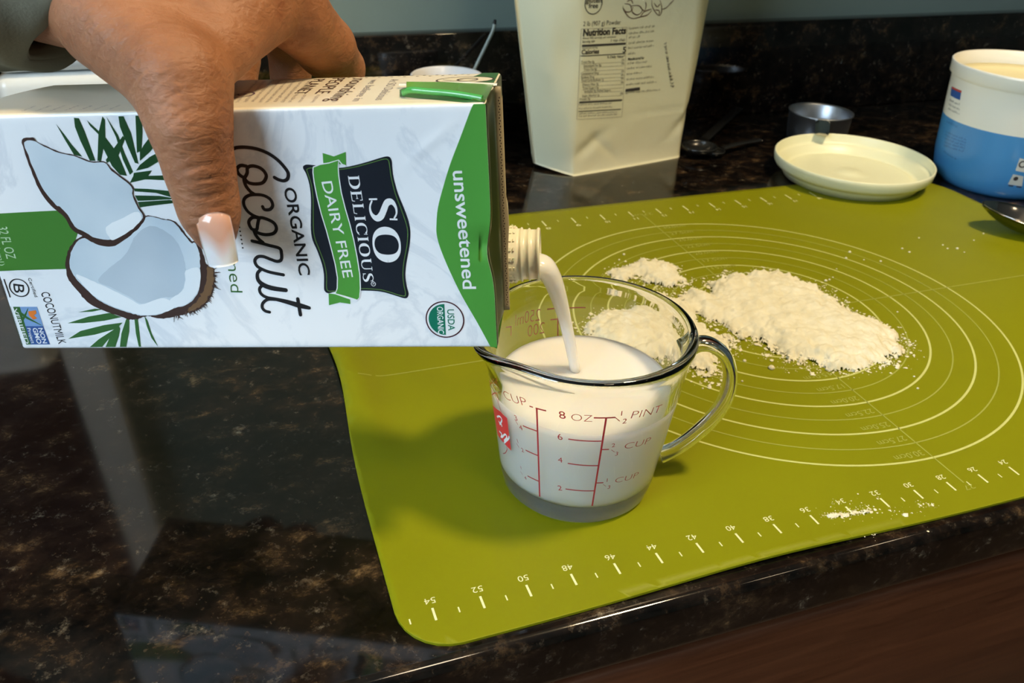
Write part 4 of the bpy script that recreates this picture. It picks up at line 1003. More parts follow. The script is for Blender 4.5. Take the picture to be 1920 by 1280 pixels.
fingers = [
 # index
 [(J(480, -60, 32.0), 1.5), (J(556, 30, 34.0), 1.42), (J(610, 88, 36.3), 1.30), (J(640, 128, 38.2), 1.06), (J(640, 185, 39.0), .9)],
 # middle
 [(J(440, -120, 34.8), 1.45), (J(500, 30, 36.6), 1.15), (J(545, 85, 38.8), 1.08), (J(545, 180, 40.0), .90), (J(530, 260, 39.6), .80)],
 # ring
 [(J(400, -130, 37.8), 1.35), (J(440, 20, 40.0), 1.05), (J(450, 110, 41.0), .95), (J(445, 200, 40.7), .85), (J(430, 265, 40.3), .76)],
 # little
 [(J(350, -70, 40.0), 1.15), (J(350, 40, 41.5), .92), (J(350, 120, 41.6), .82), (J(345, 190, 41.2), .74), (J(335, 240, 40.9), .66)],
]
def build_sdf(step):
    pts = [p for h in H[1:] for p in h[:2]] + [q[0] for fg in fingers for q in fg]
    pts = np.array(pts); lo = pts.min(0) - 3.2; hi = pts.max(0) + 3.2
    fa = H[0][0]; lo = np.minimum(lo, (H[0][1] + (fa - H[0][1]) * .75) - 2.6); hi = np.maximum(hi, (H[0][1] + (fa - H[0][1]) * .75) + 2.6)
    n_ = np.ceil((hi - lo) / step).astype(int)
    ax_ = [(lo[i] + step * np.arange(n_[i])).astype(np.float32) for i in range(3)]
    X, Y, Z = np.meshgrid(*ax_, indexing='ij')
    def cap(a, b, ra, rb):
        ab = b - a; L2 = float(ab @ ab)
        t = ((X - a[0]) * ab[0] + (Y - a[1]) * ab[1] + (Z - a[2]) * ab[2]) / L2
        np.clip(t, 0, 1, out=t)
        d = np.sqrt((X - a[0] - t * ab[0]) ** 2 + (Y - a[1] - t * ab[1]) ** 2 + (Z - a[2] - t * ab[2]) ** 2)
        return d - (ra + (rb - ra) * t)
    def smin(a, b, k_):
        h = np.clip(0.5 + 0.5 * (b - a) / k_, 0, 1); return b + (a - b) * h - k_ * h * (1 - h)
    D = None
    for a, b, ra, rb in H:
        c = cap(a, b, ra * KH, rb * KH); D = c if D is None else smin(D, c, 0.7)
    for fg in fingers:
        Fd = None
        for (a, ra), (b, rb) in zip(fg[:-1], fg[1:]):
            c = cap(a, b, ra * KH, rb * KH); Fd = c if Fd is None else smin(Fd, c, 0.22)
        D = smin(D, Fd, 0.30)
    return D, lo
def surface_nets(D, lo, step):
    S_ = D < 0; n_ = D.shape
    corners = [(i, j, k) for i in (0, 1) for j in (0, 1) for k in (0, 1)]
    sl = lambda o: tuple(slice(o[a], n_[a] - 1 + o[a]) for a in range(3))
    cnt = sum(S_[sl(c)].astype(np.int8) for c in corners); act = (cnt > 0) & (cnt < 8)
    I = np.argwhere(act); idx = -np.ones(act.shape, int); idx[act] = np.arange(len(I))
    acc = np.zeros((len(I), 3)); num = np.zeros(len(I))
    val = {c: D[I[:, 0] + c[0], I[:, 1] + c[1], I[:, 2] + c[2]] for c in corners}
    for a in corners:
        for ax_ in range(3):
            if a[ax_] == 0:
                b = list(a); b[ax_] = 1; b = tuple(b); va, vb = val[a], val[b]; m = (va < 0) != (vb < 0)
                t = np.where(m, va / (va - vb + 1e-12), 0); p = np.array(a, float)[None, :].repeat(len(I), 0); p[:, ax_] += t
                acc[m] += p[m]; num[m] += 1
    V = lo + (I + acc / num[:, None]) * step
    F = []
    for ax_ in range(3):
        b, c = [q for q in range(3) if q != ax_]
        s0 = [slice(0, n_[q] - 1) for q in range(3)]; s1 = list(s0); s1[ax_] = slice(1, n_[ax_])
        for q in (b, c): s0[q] = slice(1, n_[q] - 1); s1[q] = slice(1, n_[q] - 1)
        A = S_[tuple(s0)]; Bq = S_[tuple(s1)]; E_ = np.argwhere(A != Bq)
        if not len(E_): continue
        inside = A[E_[:, 0], E_[:, 1], E_[:, 2]]; P = E_.copy(); P[:, b] += 1; P[:, c] += 1
        def g(db, dc):
            q = P.copy(); q[:, b] += db; q[:, c] += dc; return idx[q[:, 0], q[:, 1], q[:, 2]]
        Q = np.stack([g(-1, -1), g(0, -1), g(0, 0), g(-1, 0)], 1)
        fl = inside if ax_ != 1 else ~inside
        Q[~fl] = Q[~fl][:, ::-1]
        F.append(Q)
    return V, np.concatenate(F)
STEP = 0.105
D_, lo_ = build_sdf(STEP)
HV, HF = surface_nets(D_, lo_, STEP)
del D_
# smooth a little
ed = np.concatenate([HF[:, [0, 1]], HF[:, [1, 2]], HF[:, [2, 3]], HF[:, [3, 0]]])
for it in range(4):
    acc = np.zeros_like(HV); cnt = np.zeros(len(HV))
    for a, b in ((0, 1), (1, 0)):
        for ax_ in range(3): acc[:, ax_] += np.bincount(ed[:, a], HV[ed[:, b], ax_], len(HV))
        cnt += np.bincount(ed[:, a], minlength=len(HV))
    HV = HV + 0.6 * (acc / cnt[:, None] - HV)
me_n = np.zeros_like(HV); tri = HF
fn = np.cross(HV[tri[:, 2]] - HV[tri[:, 0]], HV[tri[:, 3]] - HV[tri[:, 1]])
for k_ in range(4):
    for ax_ in range(3): me_n[:, ax_] += np.bincount(tri[:, k_], fn[:, ax_], len(HV))
me_n /= np.linalg.norm(me_n, axis=1)[:, None] + 1e-9
cen = HV.mean(0)
# skin folds, cut as shallow grooves where the joints crease (measured along the hand)
pc = (CR @ (HV - CP).T).T; pu = 960 + FOC * pc[:, 0] / pc[:, 2]; pv_ = 640 + FOC * pc[:, 1] / pc[:, 2]
facing = np.clip(-(me_n @ CR[2]), 0, 1) * (pc[:, 2] < 34 * KH)
def groove(pts, wd, dep):
    """a crease following a line across the skin"""
    P = catmull(pts, 6); d = np.full(len(HV), 1e9); t_ = np.zeros(len(HV))
    for i in range(len(P) - 1):
        a, b = P[i], P[i + 1]; ab = b - a; ap = np.stack([pu - a[0], pv_ - a[1]], 1)
        t = np.clip((ap @ ab) / (ab @ ab), 0, 1); dd = np.hypot(ap[:, 0] - t * ab[0], ap[:, 1] - t * ab[1])
        m = dd < d; d = np.where(m, dd, d); t_ = np.where(m, (i + t) / (len(P) - 1), t_)
    fade = np.sin(np.clip(t_, 0.02, .98) * math.pi) ** .5
    return -dep * np.exp(-(d / wd) ** 2) * fade + 0.35 * dep * np.exp(-((d - 2.2 * wd) / (1.3 * wd)) ** 2) * fade
disp = np.zeros(len(HV))
N_ = crop(290, 280, .1797)
for pts, wd, dep in (([(285, 325), (400, 330), (520, 312), (640, 292), (790, 268)], 3.0, .085), ([(270, 430), (400, 478), (560, 485), (700, 455), (800, 400)], 3.5, .06), ([(230, 240), (330, 215), (470, 175), (600, 150), (720, 140)], 3.0, .05),
                     ([(200, 300), (280, 380), (380, 400)], 2.5, .04), ([(350, 330), (420, 395), (560, 410), (720, 370)], 2.4, .03), ([(120, 160), (230, 110), (350, 60)], 2.5, .035), ([(320, 690), (420, 712), (560, 712), (700, 690), (800, 680)], 3.5, .06)):
    disp += groove(N_(pts), wd, dep)
P0 = crop(0, 0, 0.2344)
for pts in ([(700, 120), (660, 200), (640, 330)], [(900, 90), (780, 190), (700, 330)], [(1020, 150), (850, 300), (760, 470), (740, 590)], [(1150, 200), (960, 380), (880, 520), (860, 650)], [(1250, 330), (1060, 470), (960, 600), (930, 720)],
            [(1330, 430), (1150, 560), (1040, 690), (1010, 800)], [(1400, 560), (1230, 680), (1120, 850)], [(1500, 700), (1340, 800), (1220, 940)], [(1560, 850), (1420, 930), (1280, 1060)], [(1620, 960), (1480, 1050), (1330, 1190)]):
    disp += groove(P0(pts), 3.4, .030)
R1 = crop(400, 60, 1 / 6)
for pts in ([(1150, 240), (1060, 320), (1000, 380)], [(900, 180), (960, 140), (1050, 90)], [(700, 210), (850, 200), (960, 190)]):
    disp += groove(R1(pts), 3.5, .05)
wr = value_noise(np.stack([pu * .55 + pv_ * .8, (pv_ * .55 - pu * .8) * 3.2], 1), 26, 77) + .6 * value_noise(np.stack([pu * .55 + pv_ * .8, (pv_ * .55 - pu * .8) * 3.2], 1), 12, 78) - .8
thumbish = np.exp(-((pu - 330) / 130) ** 2 - ((pv_ - 210) / 170) ** 2)
disp += 0.022 * wr * thumbish
sgn = 1.0 if np.mean(np.einsum('ij,ij->i', me_n, HV - cen)) > 0 else -1.0
facing2 = np.clip(-(me_n @ CR[2]) * sgn, 0, 1) * (pc[:, 2] < 34.5 * KH)
HV = HV + me_n * sgn * (disp * np.clip(facing2 * 2.0, 0, 1))[:, None]
if sgn < 0: HF = HF[:, ::-1]
hand = mesh_obj('hand', HV, HF, skin, person)
# gel nail on the thumb: square tip, clear pink base turning milky white
NBL, NBR, NTL, NTR = (366, 410), (431, 404), (391, 499), (447, 490)
d0, d1 = 28.74, 29.45
n_u, n_v = 18, 26; V = []
for lay in (0, 1):
    for i in range(n_v):
        t = i / (n_v - 1)
        for j in range(n_u):
            s_ = j / (n_u - 1); c_ = 2 * s_ - 1
            xl = NBL[0] + (NTL[0] - NBL[0]) * t ** 1.25; xr = NBR[0] + (NTR[0] - NBR[0]) * (1 - (1 - t) ** 1.4); y_ = (NBL[1] + (NTL[1] - NBL[1]) * t) * (1 - s_) + (NBR[1] + (NTR[1] - NBR[1]) * t) * s_
            y_ += -9 * (1 - t) * (1 - abs(c_) ** 2.4) + 6 * (t ** 6) * (1 - abs(c_) ** 3)
            dep = d0 + (d1 - d0) * (t ** 1.25) + .22 * abs(c_) ** 2.4 + .09 * lay + .10 * (1 - t) ** 8
            V.append(at_depth(xl + (xr - xl) * s_, y_, dep * KH))
N0 = n_u * n_v
F = grid_faces(n_v, n_u) + [tuple(i + N0 for i in q)[::-1] for q in grid_faces(n_v, n_u)]
rim = [(0, j) for j in range(n_u)] + [(i, n_u - 1) for i in range(1, n_v)] + [(n_v - 1, j) for j in range(n_u - 2, -1, -1)] + [(i, 0) for i in range(n_v - 2, 0, -1)]
for (a, b), (c_, d_) in zip(rim, rim[1:] + rim[:1]): F.append((c_ * n_u + d_, a * n_u + b, N0 + a * n_u + b, N0 + c_ * n_u + d_))
nail = mesh_obj('thumbnail', V, F, nail_mat, person, label='glossy pale pink gel nail with a white square tip')
att = nail.data.color_attributes.new('tip', 'FLOAT_COLOR', 'POINT')
for k_ in range(2 * N0):
    t = ((k_ % N0) // n_u) / (n_v - 1); s_ = (k_ % n_u) / (n_u - 1)
    g = min(max((t - .22 - .35 * math.exp(-((s_ - .55) / .3) ** 2)) / .40, 0), 1); att.data[k_].color = (g, g, g, 1)
N, L, B = nodes(nail_mat); an = N.new('ShaderNodeAttribute'); an.attribute_name = 'tip'
L.new(mix(nail_mat, an.outputs['Fac'], (0.66, 0.36, 0.25), (0.78, 0.76, 0.76)), B.inputs['Base Color'])
# sleeve: a loose cuff round the wrist and the sleeve running out of the picture
ca = J(118, -62, 31.4); cb = J(-60, -80, 32.2); cc2 = J(-460, -130, 34.5)
pth = catmull([ca, cb, cc2], 14); V = []; ns = 72
T = np.gradient(pth, axis=0); T /= np.linalg.norm(T, axis=1)[:, None]
for lay in (0, 1):
    for i, (p, t_) in enumerate(zip(pth, T)):
        a = -CR[1] + (CR[1] @ t_) * t_; a /= np.linalg.norm(a); b = np.cross(t_, a)
        k_ = i / (len(pth) - 1)
        for j in range(ns):
            an_ = 2 * math.pi * j / ns
            r = 2.98 + 1.05 * min(k_ / .22, 1) ** .8 + .3 * k_ - .14 * lay + .10 * math.sin(3 * an_ + 9 * k_) * min(k_ * 6, 1) + .05 * math.sin(7 * an_ - 14 * k_)
            r += (.10 * math.exp(-((k_ - .02) / .03) ** 2))                    # cuff hem
            r -= .16 * math.exp(-((k_ - .13) / .018) ** 2)                      # stitched line of the cuff
            r += .22 * math.exp(-((((an_ - 3.5) % 6.283) - 0) / .55) ** 2) * math.exp(-((k_ - .28) / .14) ** 2)
            r += .09 * (value_noise(np.array([[an_ * 2.2 + 1.5 * math.sin(an_), k_ * 16]]), 1.0, 91)[0] - .5) * min(k_ * 5, 1) * 2
            r *= KH
            off = r * (math.cos(an_) * a + math.sin(an_) * b); near = -(off @ CR[2]) / r
            V.append(p + off - t_ * ((0.12 * math.sin(an_ * 2 + 1) + .95 * math.cos(an_) + 3.9 * max(near, -.2)) * (1 - k_) ** 6))
npth = len(pth); N0 = npth * ns
F = grid_faces(npth, ns, closed_v=True) + [tuple(i + N0 for i in q)[::-1] for q in grid_faces(npth, ns, closed_v=True)]
F += [(j, (j + 1) % ns, N0 + (j + 1) % ns, N0 + j) for j in range(ns)] + [((npth - 1) * ns + j, N0 + (npth - 1) * ns + j, N0 + (npth - 1) * ns + (j + 1) % ns, (npth - 1) * ns + (j + 1) % ns) for j in range(ns)]
o = mesh_obj('sleeve', V, F, sleeve_mat, person)

# ================================================================== WHITE POUCH
ang = math.atan2(2.7, 13.82); BO = np.array([4.15, 28.85, ZC]); BX = np.array([math.cos(ang), math.sin(ang), 0]); BY = np.array([-math.sin(ang), math.cos(ang), 0])
pouch_mat = node_mat('matte_pouch', (0.70, 0.68, 0.48), 0.38)
N, L, B = nodes(pouch_mat); v = tex_coord(pouch_mat); bump(pouch_mat, noise(pouch_mat, v, 26, 4, .5, .6), .35, .003)
BH = 27.0
def bag_front(x, z):
    """depth of the front wall behind the base line"""
    x = np.asarray(x, float); z = np.asarray(z, float)
    t = np.clip(z / 9.0, 0, 1)
    hw = 8.3 + 2.2 * np.clip(z / 14, 0, 1.3)
    edge = np.clip((np.abs(x) - 6.1) / (hw - 6.1), 0, 1)
    d = 0.1 + 3.3 * edge ** (1.35 + .55 * t) + 0.035 * z
    d += -0.35 * np.sin(np.clip(z / 24, 0, 1) * math.pi) * (1 - edge)
    # creases at the foot
    d += .20 * np.exp(-(((x + 3.9) * .55 - (z - 3.0)) / .6) ** 2) * np.exp(-((x + 4.6) / 1.6) ** 2)
    d += .22 * np.exp(-(((x - 7.6) * .75 - (z - 4.6)) / .6) ** 2) * np.exp(-((x - 6.6) / 1.7) ** 2)
    d += .12 * np.exp(-(((x + 3) * -.9 - (z - 2.3)) / .5) ** 2) * np.exp(-((z - 2.2) / 1.4) ** 2)
    d += .16 * np.exp(-((z - 4.75 - .02 * x) / .10) ** 2) * np.exp(-((x - .5) / 7) ** 2) * .4
    d += .35 * np.exp(-((x + 7.2) / .8) ** 2) * np.exp(-((z - 10.5) / 2.4) ** 2)
    return d
nz, nxx = 90, 96; V = []; F = []
for i in range(nz):
    z = BH * i / (nz - 1)
    hw = 8.3 + 2.2 * min(z / 14, 1.3) - max(0, z - 19) * .06
    foot = .32 * math.exp(-z / .8)
    for j in range(nxx):
        s_ = j / (nxx - 1) * 2 - 1; x = hw * s_
        V.append((x, float(bag_front(x, z)) - foot * (1 - abs(s_) ** 4), z))
for i in range(nz):
    z = BH * i / (nz - 1); hw = 8.3 + 2.2 * min(z / 14, 1.3) - max(0, z - 19) * .06; cl = max(0, 1 - z / BH)
    for j in range(nxx):
        s_ = 1 - j / (nxx - 1) * 2; x = hw * s_; y = float(bag_front(hw, z)) + .15 + (3.0 * cl ** .6) * (1 - s_ * s_) ** .7
        V.append((x, y, z))
V = np.array(V); low_ = V[:, 2] < 1.2
V[:, 2] += np.where(low_, .45 * np.clip((np.abs(V[:, 0]) - 6.2) / 2.2, 0, 1) * (1 - V[:, 2] / 1.2), 0)
V = BO + V[:, :1] * BX + V[:, 1:2] * BY + V[:, 2:3] * np.array([0, 0, 1.0])
F = grid_faces(nz, nxx, flip=False) + [tuple(i + nz * nxx for i in q) for q in grid_faces(nz, nxx)]
for i in range(nz - 1):
    F.append((i * nxx + nxx - 1, nz * nxx + i * nxx, nz * nxx + (i + 1) * nxx, (i + 1) * nxx + nxx - 1)); F.append((nz * nxx + i * nxx + nxx - 1, i * nxx, (i + 1) * nxx, nz * nxx + (i + 1) * nxx + nxx - 1))
F.append(tuple(range(nxx))[::-1] + tuple(range(nz * nxx, nz * nxx + nxx))[::-1])
bag = thing('food_pouch', BO + BY * 3, 'white stand-up food pouch with a nutrition table, standing in front of the backsplash', 'pouch')
mesh_obj('pouch_body', V, F, pouch_mat, bag)
def on_bag(p):
    q = on_plane(p, BO + BY * .15, BY) - BO; return np.array([q @ BX, q[2]])
def bag_surf(V2, lift):
    d = bag_front(V2[:, 0], V2[:, 1]) - lift; return BO + np.outer(V2[:, 0], BX) + np.outer(d, BY) + np.outer(V2[:, 1], (0, 0, 1))
cb_ = crop(1040, 0, .18745)
def b2(*pts): return [on_bag(p) for p in cb_(pts)]
def btext(s, p0, p1, h, bold=0.0): a, b = b2(p0, p1); return fit_text(s, a, b, h * .0088, bold)
def bline(p0, p1, wd):
    a, b = b2(p0, p1); return strip2([a + (b - a) * t for t in np.linspace(0, 1, 14)], wd, False)
def bscr(p0, p1, h): a, b = b2(p0, p1); return scribble(a, b, h * .0088)
ink_faint = flat('faint_grey_ink', (0.08, 0.07, 0.06), .6); ink_bag = flat('pouch_ink', (0.035, 0.03, 0.03), .6)
pan = b2((215, 60), (255, 300), (190, 1200), (190, 1225), (720, 1165), (1050, 1110), (1060, 60))
c_ = b2((397, 32))[0]
dkp = [ring2(c_, .86, .07, 40), btext('gluten', (318, 30), (475, 26), 42, .01), btext('free', (345, 85), (438, 80), 44, .01), btext('2 lb (907 g) Powder', (288, 262), (662, 243), 42, -.005), btext('Nutrition Facts', (285, 360), (712, 335), 60, .04),
       bline((275, 458), (708, 435), .17), btext('Calories', (268, 543), (440, 532), 42, .025), btext('5', (675, 526), (706, 524), 56, .02), bline((262, 560), (705, 534), .06), btext('% Daily Value*', (520, 582), (695, 572), 24, .01),
       bline((238, 1022), (665, 998), .13), bline((230, 1111), (655, 1088), .06), btext('Manufactured for', (728, 602), (890, 588), 26, .02)]
for q in dkp: decal('printed_lettering', q, bag_surf, ink_bag, bag, .03)
rows = [(262, 632, 'Total Fat 0g', 130), (285, 668, 'Saturated Fat 0g', 175), (285, 705, 'Trans Fat 0g', 130), (258, 745, 'Cholesterol 0mg', 175), (258, 782, 'Sodium 0mg', 130), (258, 815, 'Total Carbohydrate 1g', 225), (272, 855, 'Dietary Fiber 0g', 160), (272, 890, 'Total Sugars 0g', 160), (292, 922, 'Includes 0g Added Sugars', 260), (268, 965, 'Sugar Alcohol 1g', 170), (242, 1000, 'Protein 0g', 105)]
ft = []
for x, y, s, w_ in rows:
    ft.append(btext(s, (x, y), (x + w_, y - w_ * .055), 22)); ft.append(bline((x, y + 8), (690 - (y - 632) * .07, y + 8 - (430) * .05), .018))
    if y in (632, 668, 745, 782, 815, 855, 965): ft.append(btext('0%', (665 - (y - 632) * .05, y - 22), (692 - (y - 632) * .05, y - 24), 22))
ft += [btext('About 302 servings per container', (280, 392), (615, 375), 19), btext('Serving size', (278, 428), (400, 420), 22, .01), btext('1 tsp (3g)', (560, 414), (700, 405), 20, .01), btext('Amount per serving', (275, 490), (425, 480), 18)]
for y in (1052, 1090, 1140, 1165): ft.append(bscr((235, y), (560 if y < 1100 else 610, y - 18), 20))
for y, w_ in ((295, 250), (345, 255), (385, 110), (440, 255), (490, 260), (545, 65), (642, 200), (692, 245), (747, 155), (800, 270), (852, 300), (935, 340)):
    ft.append(bscr((745 - (y - 295) * .07, y), (745 + w_ - (y - 295) * .07, y - w_ * .1), 24))
for a, b in (((272, 292), (725, 275)), ((725, 275), (665, 1165)), ((665, 1165), (215, 1192)), ((215, 1192), (272, 292))): ft.append(bline(a, b, .022))
ft.append(bscr((1090, 440), (1165, 885), 40)); ft.append(bscr((1110, 560), (1150, 860), 30))
decal('printed_small_text', join2(ft), bag_surf, ink_faint, bag, .03)
decal('printed_label_box', poly2(b2((702, 888), (845, 868), (845, 898), (700, 915)), 1), bag_surf, ink_bag, bag, .03)
sk = [[(690, 60), (695, 100), (740, 165), (790, 186), (860, 170), (930, 150), (975, 105)], [(705, 40), (760, 50), (770, 110), (720, 120), (690, 80)], [(770, 60), (850, 60), (880, 110), (830, 150), (780, 120), (790, 70)], [(730, 20), (770, 0), (790, 40)], [(850, 60), (900, 110), (920, 60), (915, 20)],
      [(980, 0), (980, 60), (1010, 120), (1045, 155), (1070, 130), (1075, 70), (1060, 0)], [(1000, 30), (1030, 70), (1060, 40)], [(1075, 95), (1120, 80), (1160, 40), (1200, 0)], [(860, 170), (900, 120), (975, 90)], [(1010, 100), (1050, 110), (1045, 150)]]
decal('printed_drawing', join2([strip2([tuple(q) for q in catmull(b2(*p), 5)], [.03, .09, .06, .1, .04], False) for p in sk]), bag_surf, flat('brown_sketch_ink', (.14, .08, .05), .6), bag, .03, label='brown line drawing of roots')

# ================================================================== TUB AND ITS LID
TX, TY = 36.37, 16.73
tub_mat = node_mat('printed_tub_plastic', (0.8, 0.78, 0.7), 0.30)
N, L, B = nodes(tub_mat)
tc = N.new('ShaderNodeTexCoord'); sx = N.new('ShaderNodeSeparateXYZ'); L.new(tc.outputs['Object'], sx.inputs[0])
gt_ = N.new('ShaderNodeMath'); gt_.operation = 'LESS_THAN'; L.new(sx.outputs[2], gt_.inputs[0]); gt_.inputs[1].default_value = 0.058
L.new(mix(tub_mat, gt_.outputs[0], (0.76, 0.74, 0.66), (0.055, 0.24, 0.52)), B.inputs['Base Color'])
def tub_r(z): 
    return float(np.interp(z, [0, .25, .8, 2.5, 9.3, 10.55], [4.5, 5.0, 5.45, 5.75, 6.18, 6.22]))
prof = [(0, .12), (4.2, .12), (4.5, 0), (4.85, .05)] + [(tub_r(z), z) for z in (.35, .8, 1.6, 2.5, 4, 6, 8, 9.2)] + [(6.25, 9.35), (6.42, 9.5), (6.46, 10.3), (6.50, 10.5), (6.40, 10.58), (6.24, 10.5), (6.10, 9.6)] + [(tub_r(z) - .12, z) for z in (9, 6, 3, 1.2)] + [(4.6, .4), (0, .4)]
v, f = lathe(prof, (TX, TY, ZC), 120); v, f = close_poles(v, f, 120, len(prof))
tub = thing('plastic_tub', (TX, TY, ZC), 'open white plastic tub with a blue lower half, beside the upturned lid', 'tub')
mesh_obj('tub_body', v, f, tub_mat, tub)
prof = [(0, 9.15), (3, 9.2), (5.0, 9.25), (6.0, 9.45), (5.9, 9.0), (0, 7.2)]
v, f = lathe(prof, (TX, TY, ZC), 64); v, f = close_poles(v, f, 64, len(prof))
tag(mesh_obj('shortening', v, f, flat('pale_yellow_fat', (.80, .72, .42), .5), None, origin=(TX, TY, ZC + 7.2)), 'smooth pale yellow contents filling the open tub', 'food')
def on_tub(uv):
    d = ray(uv); o_ = CP - np.array([TX, TY, ZC]); r = 6.0
    A = d[0] ** 2 + d[1] ** 2; Bq = 2 * (o_[0] * d[0] + o_[1] * d[1]); Cq = o_[0] ** 2 + o_[1] ** 2 - r * r
    disc = max(Bq * Bq - 4 * A * Cq, 0); t = (-Bq - math.sqrt(disc)) / (2 * A); p_ = o_ + t * d; a = math.atan2(p_[1], p_[0])
    if a > 1: a -= 2 * math.pi
    return np.array([a * 6.0, p_[2]])
def tub_surf(V2, lift):
    r = np.array([tub_r(z) for z in V2[:, 1]]) + lift; a = V2[:, 0] / 6.0
    return np.column_stack([TX + r * np.cos(a), TY + r * np.sin(a), ZC + V2[:, 1]])
ct = crop(1660, 60, .34375)
def t2(*pts): return [on_tub(p) for p in ct(pts)]
decal('printed_label', poly2(t2((368, 300), (422, 322), (412, 372), (360, 345)), .4), tub_surf, ink_blue, tub, .015)
decal('printed_label', poly2(t2((372, 296), (424, 320), (422, 332), (370, 308)), .4), tub_surf, flat('red_label_ink', (.45, .06, .04), .4), tub, .020, label='thin red bar of the label')
tt_ = [scribble(*t2((352 - k_ * 5, 372 + 24 * k_), (408 - 3 * k_, 402 + 24 * k_)), .22) for k_ in range(3)]
decal('printed_small_text', join2(tt_), tub_surf, ink_bag, tub, .015)
tt_ = [scribble(*t2((322 - k_ * 3, 545 + 19 * k_), (436 - 4 * k_, 592 + 16 * k_)), .20) for k_ in range(5)] + [scribble(*t2((305, 655), (378, 700)), .2), scribble(*t2((330, 490), (388, 520)), .24)]
decal('printed_small_text', join2(tt_), tub_surf, flat('dark_blue_ink', (.02, .08, .22), .4), tub, .015)
for q in ([(735, 690), (790, 705), (790, 775), (712, 760)], [(700, 780), (760, 792), (755, 850), (672, 838)]):
    decal('printed_badge', poly2(t2(*q), .4), tub_surf, flat('badge_grey', (.55, .55, .50), .4), tub, .015)
decal('printed_badge', join2([ring2(t2((752, 725))[0], .26, .12, 20), strip2(t2((676, 845), (752, 856)), .12, False), poly2([tuple(t2((716, 806))[0] + .2 * np.array([math.cos(a), math.sin(a)])) for a in np.linspace(0, 6.28, 17)[:-1]], 2)]), tub_surf, ink_bag, tub, .022, label='black marks on the badges')

LX, LY = 22.9, 20.6
lid_mat = node_mat('milky_lid_plastic', (0.78, 0.79, 0.56), 0.35)
prof = [(0, .30), (2.0, .26), (5.3, .22), (5.75, .0), (6.1, .02), (6.45, .45), (6.72, .70), (6.95, .74), (7.12, .95), (7.2, 1.30), (7.2, 1.52), (7.12, 1.58), (7.04, 1.50), (6.98, 1.0), (6.75, .88), (6.5, .82), (6.2, .40), (5.9, .20), (5.6, .36), (5.2, .42), (2.0, .44), (.9, .47), (.8, .52), (0, .53)]
prof = [(r * .977, z * 1.29) for r, z in prof]
v, f = lathe(prof, (LX, LY, 0.0), 128); v, f = close_poles(v, f, 128, len(prof))
v[:, 2] = np.where(v[:, 2] < .0, 0, v[:, 2])
tag(mesh_obj('tub_lid', v, f, lid_mat, None, origin=(LX, LY, 0)), 'round white plastic tub lid lying upside down across the far edge of the mat', 'lid')

# ================================================================== METAL MEASURING CUP
MX, MY, MR = 27.45, 31.8, 3.22
satin = node_mat('satin_steel', (0.42, 0.44, 0.47), 0.38, Metallic=1.0)
mc = thing('metal_measuring_cup', (MX, MY, ZC), 'small stainless steel measuring cup behind the upturned lid', 'measuring cup')
prof = [(0, 0), (2.75, 0), (2.9, .12), (3.05, 1.2), (3.14, 2.7), (3.26, 2.86), (3.27, 2.95), (3.18, 2.97), (3.05, 2.8), (2.92, 1.2), (2.66, .2), (2.5, .1), (0, .1)]
v, f = lathe(prof, (MX, MY, ZC), 96); v, f = close_poles(v, f, 96, len(prof)); mesh_obj('cup_bowl', v, f, satin, mc)
h0 = np.array([MX, MY, 0]) + np.array([-.80, -.60, 0]) * 0; e0 = ground((1543, 224), 2.75); e1 = ground((1541, 252), 2.15)
dd = (e1 - e0); dd /= np.linalg.norm(dd); sd_ = np.cross(dd, [0, 0, 1]); sd_ /= np.linalg.norm(sd_)
V = []; hl = np.linalg.norm(e1 - e0); nseg = 24
hole_c = hl - .45
parts = []
for k_ in range(nseg + 1):
    t = k_ / nseg; p = e0 + dd * hl * t; p = p + np.array([0, 0, .10 * math.sin(t * math.pi)]); wd = .72 - .06 * t
    if t > .94: wd *= .9
    V += [p - sd_ * wd + np.array([0, 0, -.02]), p - sd_ * wd * .55 + np.array([0, 0, .10]), p + sd_ * wd * .55 + np.array([0, 0, .10]), p + sd_ * wd + np.array([0, 0, -.02]), p + sd_ * wd + np.array([0, 0, -.10]), p - sd_ * wd + np.array([0, 0, -.10])]
mesh_obj('handle', V, grid_faces(nseg + 1, 6, closed_v=True) + [tuple(range(6))[::-1], tuple(range(nseg * 6, nseg * 6 + 6))], steel, mc, smooth=False)

# ================================================================== BLACK MEASURING SPOONS, RIGHT OF THE POUCH
def spoon_shape(path, rad, squash, bowl_c, bowl_r, bowl_d, ax_dir, stretch=1.0, tilt=None):
    v1, f1 = tube(path, rad, 12, squash=squash, up=(0, 0, 1)); return v1, f1
s0 = thing('measuring_spoon', ground((1318, 262), .2), 'black plastic measuring spoon lying beside the foot of the white pouch', 'spoon')
def bowl(c, r, depth, n=32, ry=1.0, ang_=0.0, thick=.12, tiltv=None):
    prof = [(r * math.sin(a), -depth * math.cos(a)) for a in np.linspace(0.0, math.pi / 2, 9)] + [((r - thick) * math.sin(a), -(depth - thick) * math.cos(a)) for a in np.linspace(math.pi / 2, 0.0, 9)]
    v_, f_ = lathe(prof, (0, 0, 0), n); v_, f_ = close_poles(v_, f_, n, len(prof))
    v_[:, 1] *= ry; ca_, sa_ = math.cos(ang_), math.sin(ang_)
    v_ = np.column_stack([v_[:, 0] * ca_ - v_[:, 1] * sa_, v_[:, 0] * sa_ + v_[:, 1] * ca_, v_[:, 2]])
    return v_ + np.asarray(c), f_
bc_ = ground((1312, 272), .9); v, f = bowl(bc_, 1.75, .95); mesh_obj('spoon_bowl', v, f, black_plastic, s0)
hA = bc_ + np.array([1.2, 1.2, 0]); hB = ground((1385, 203), .75)
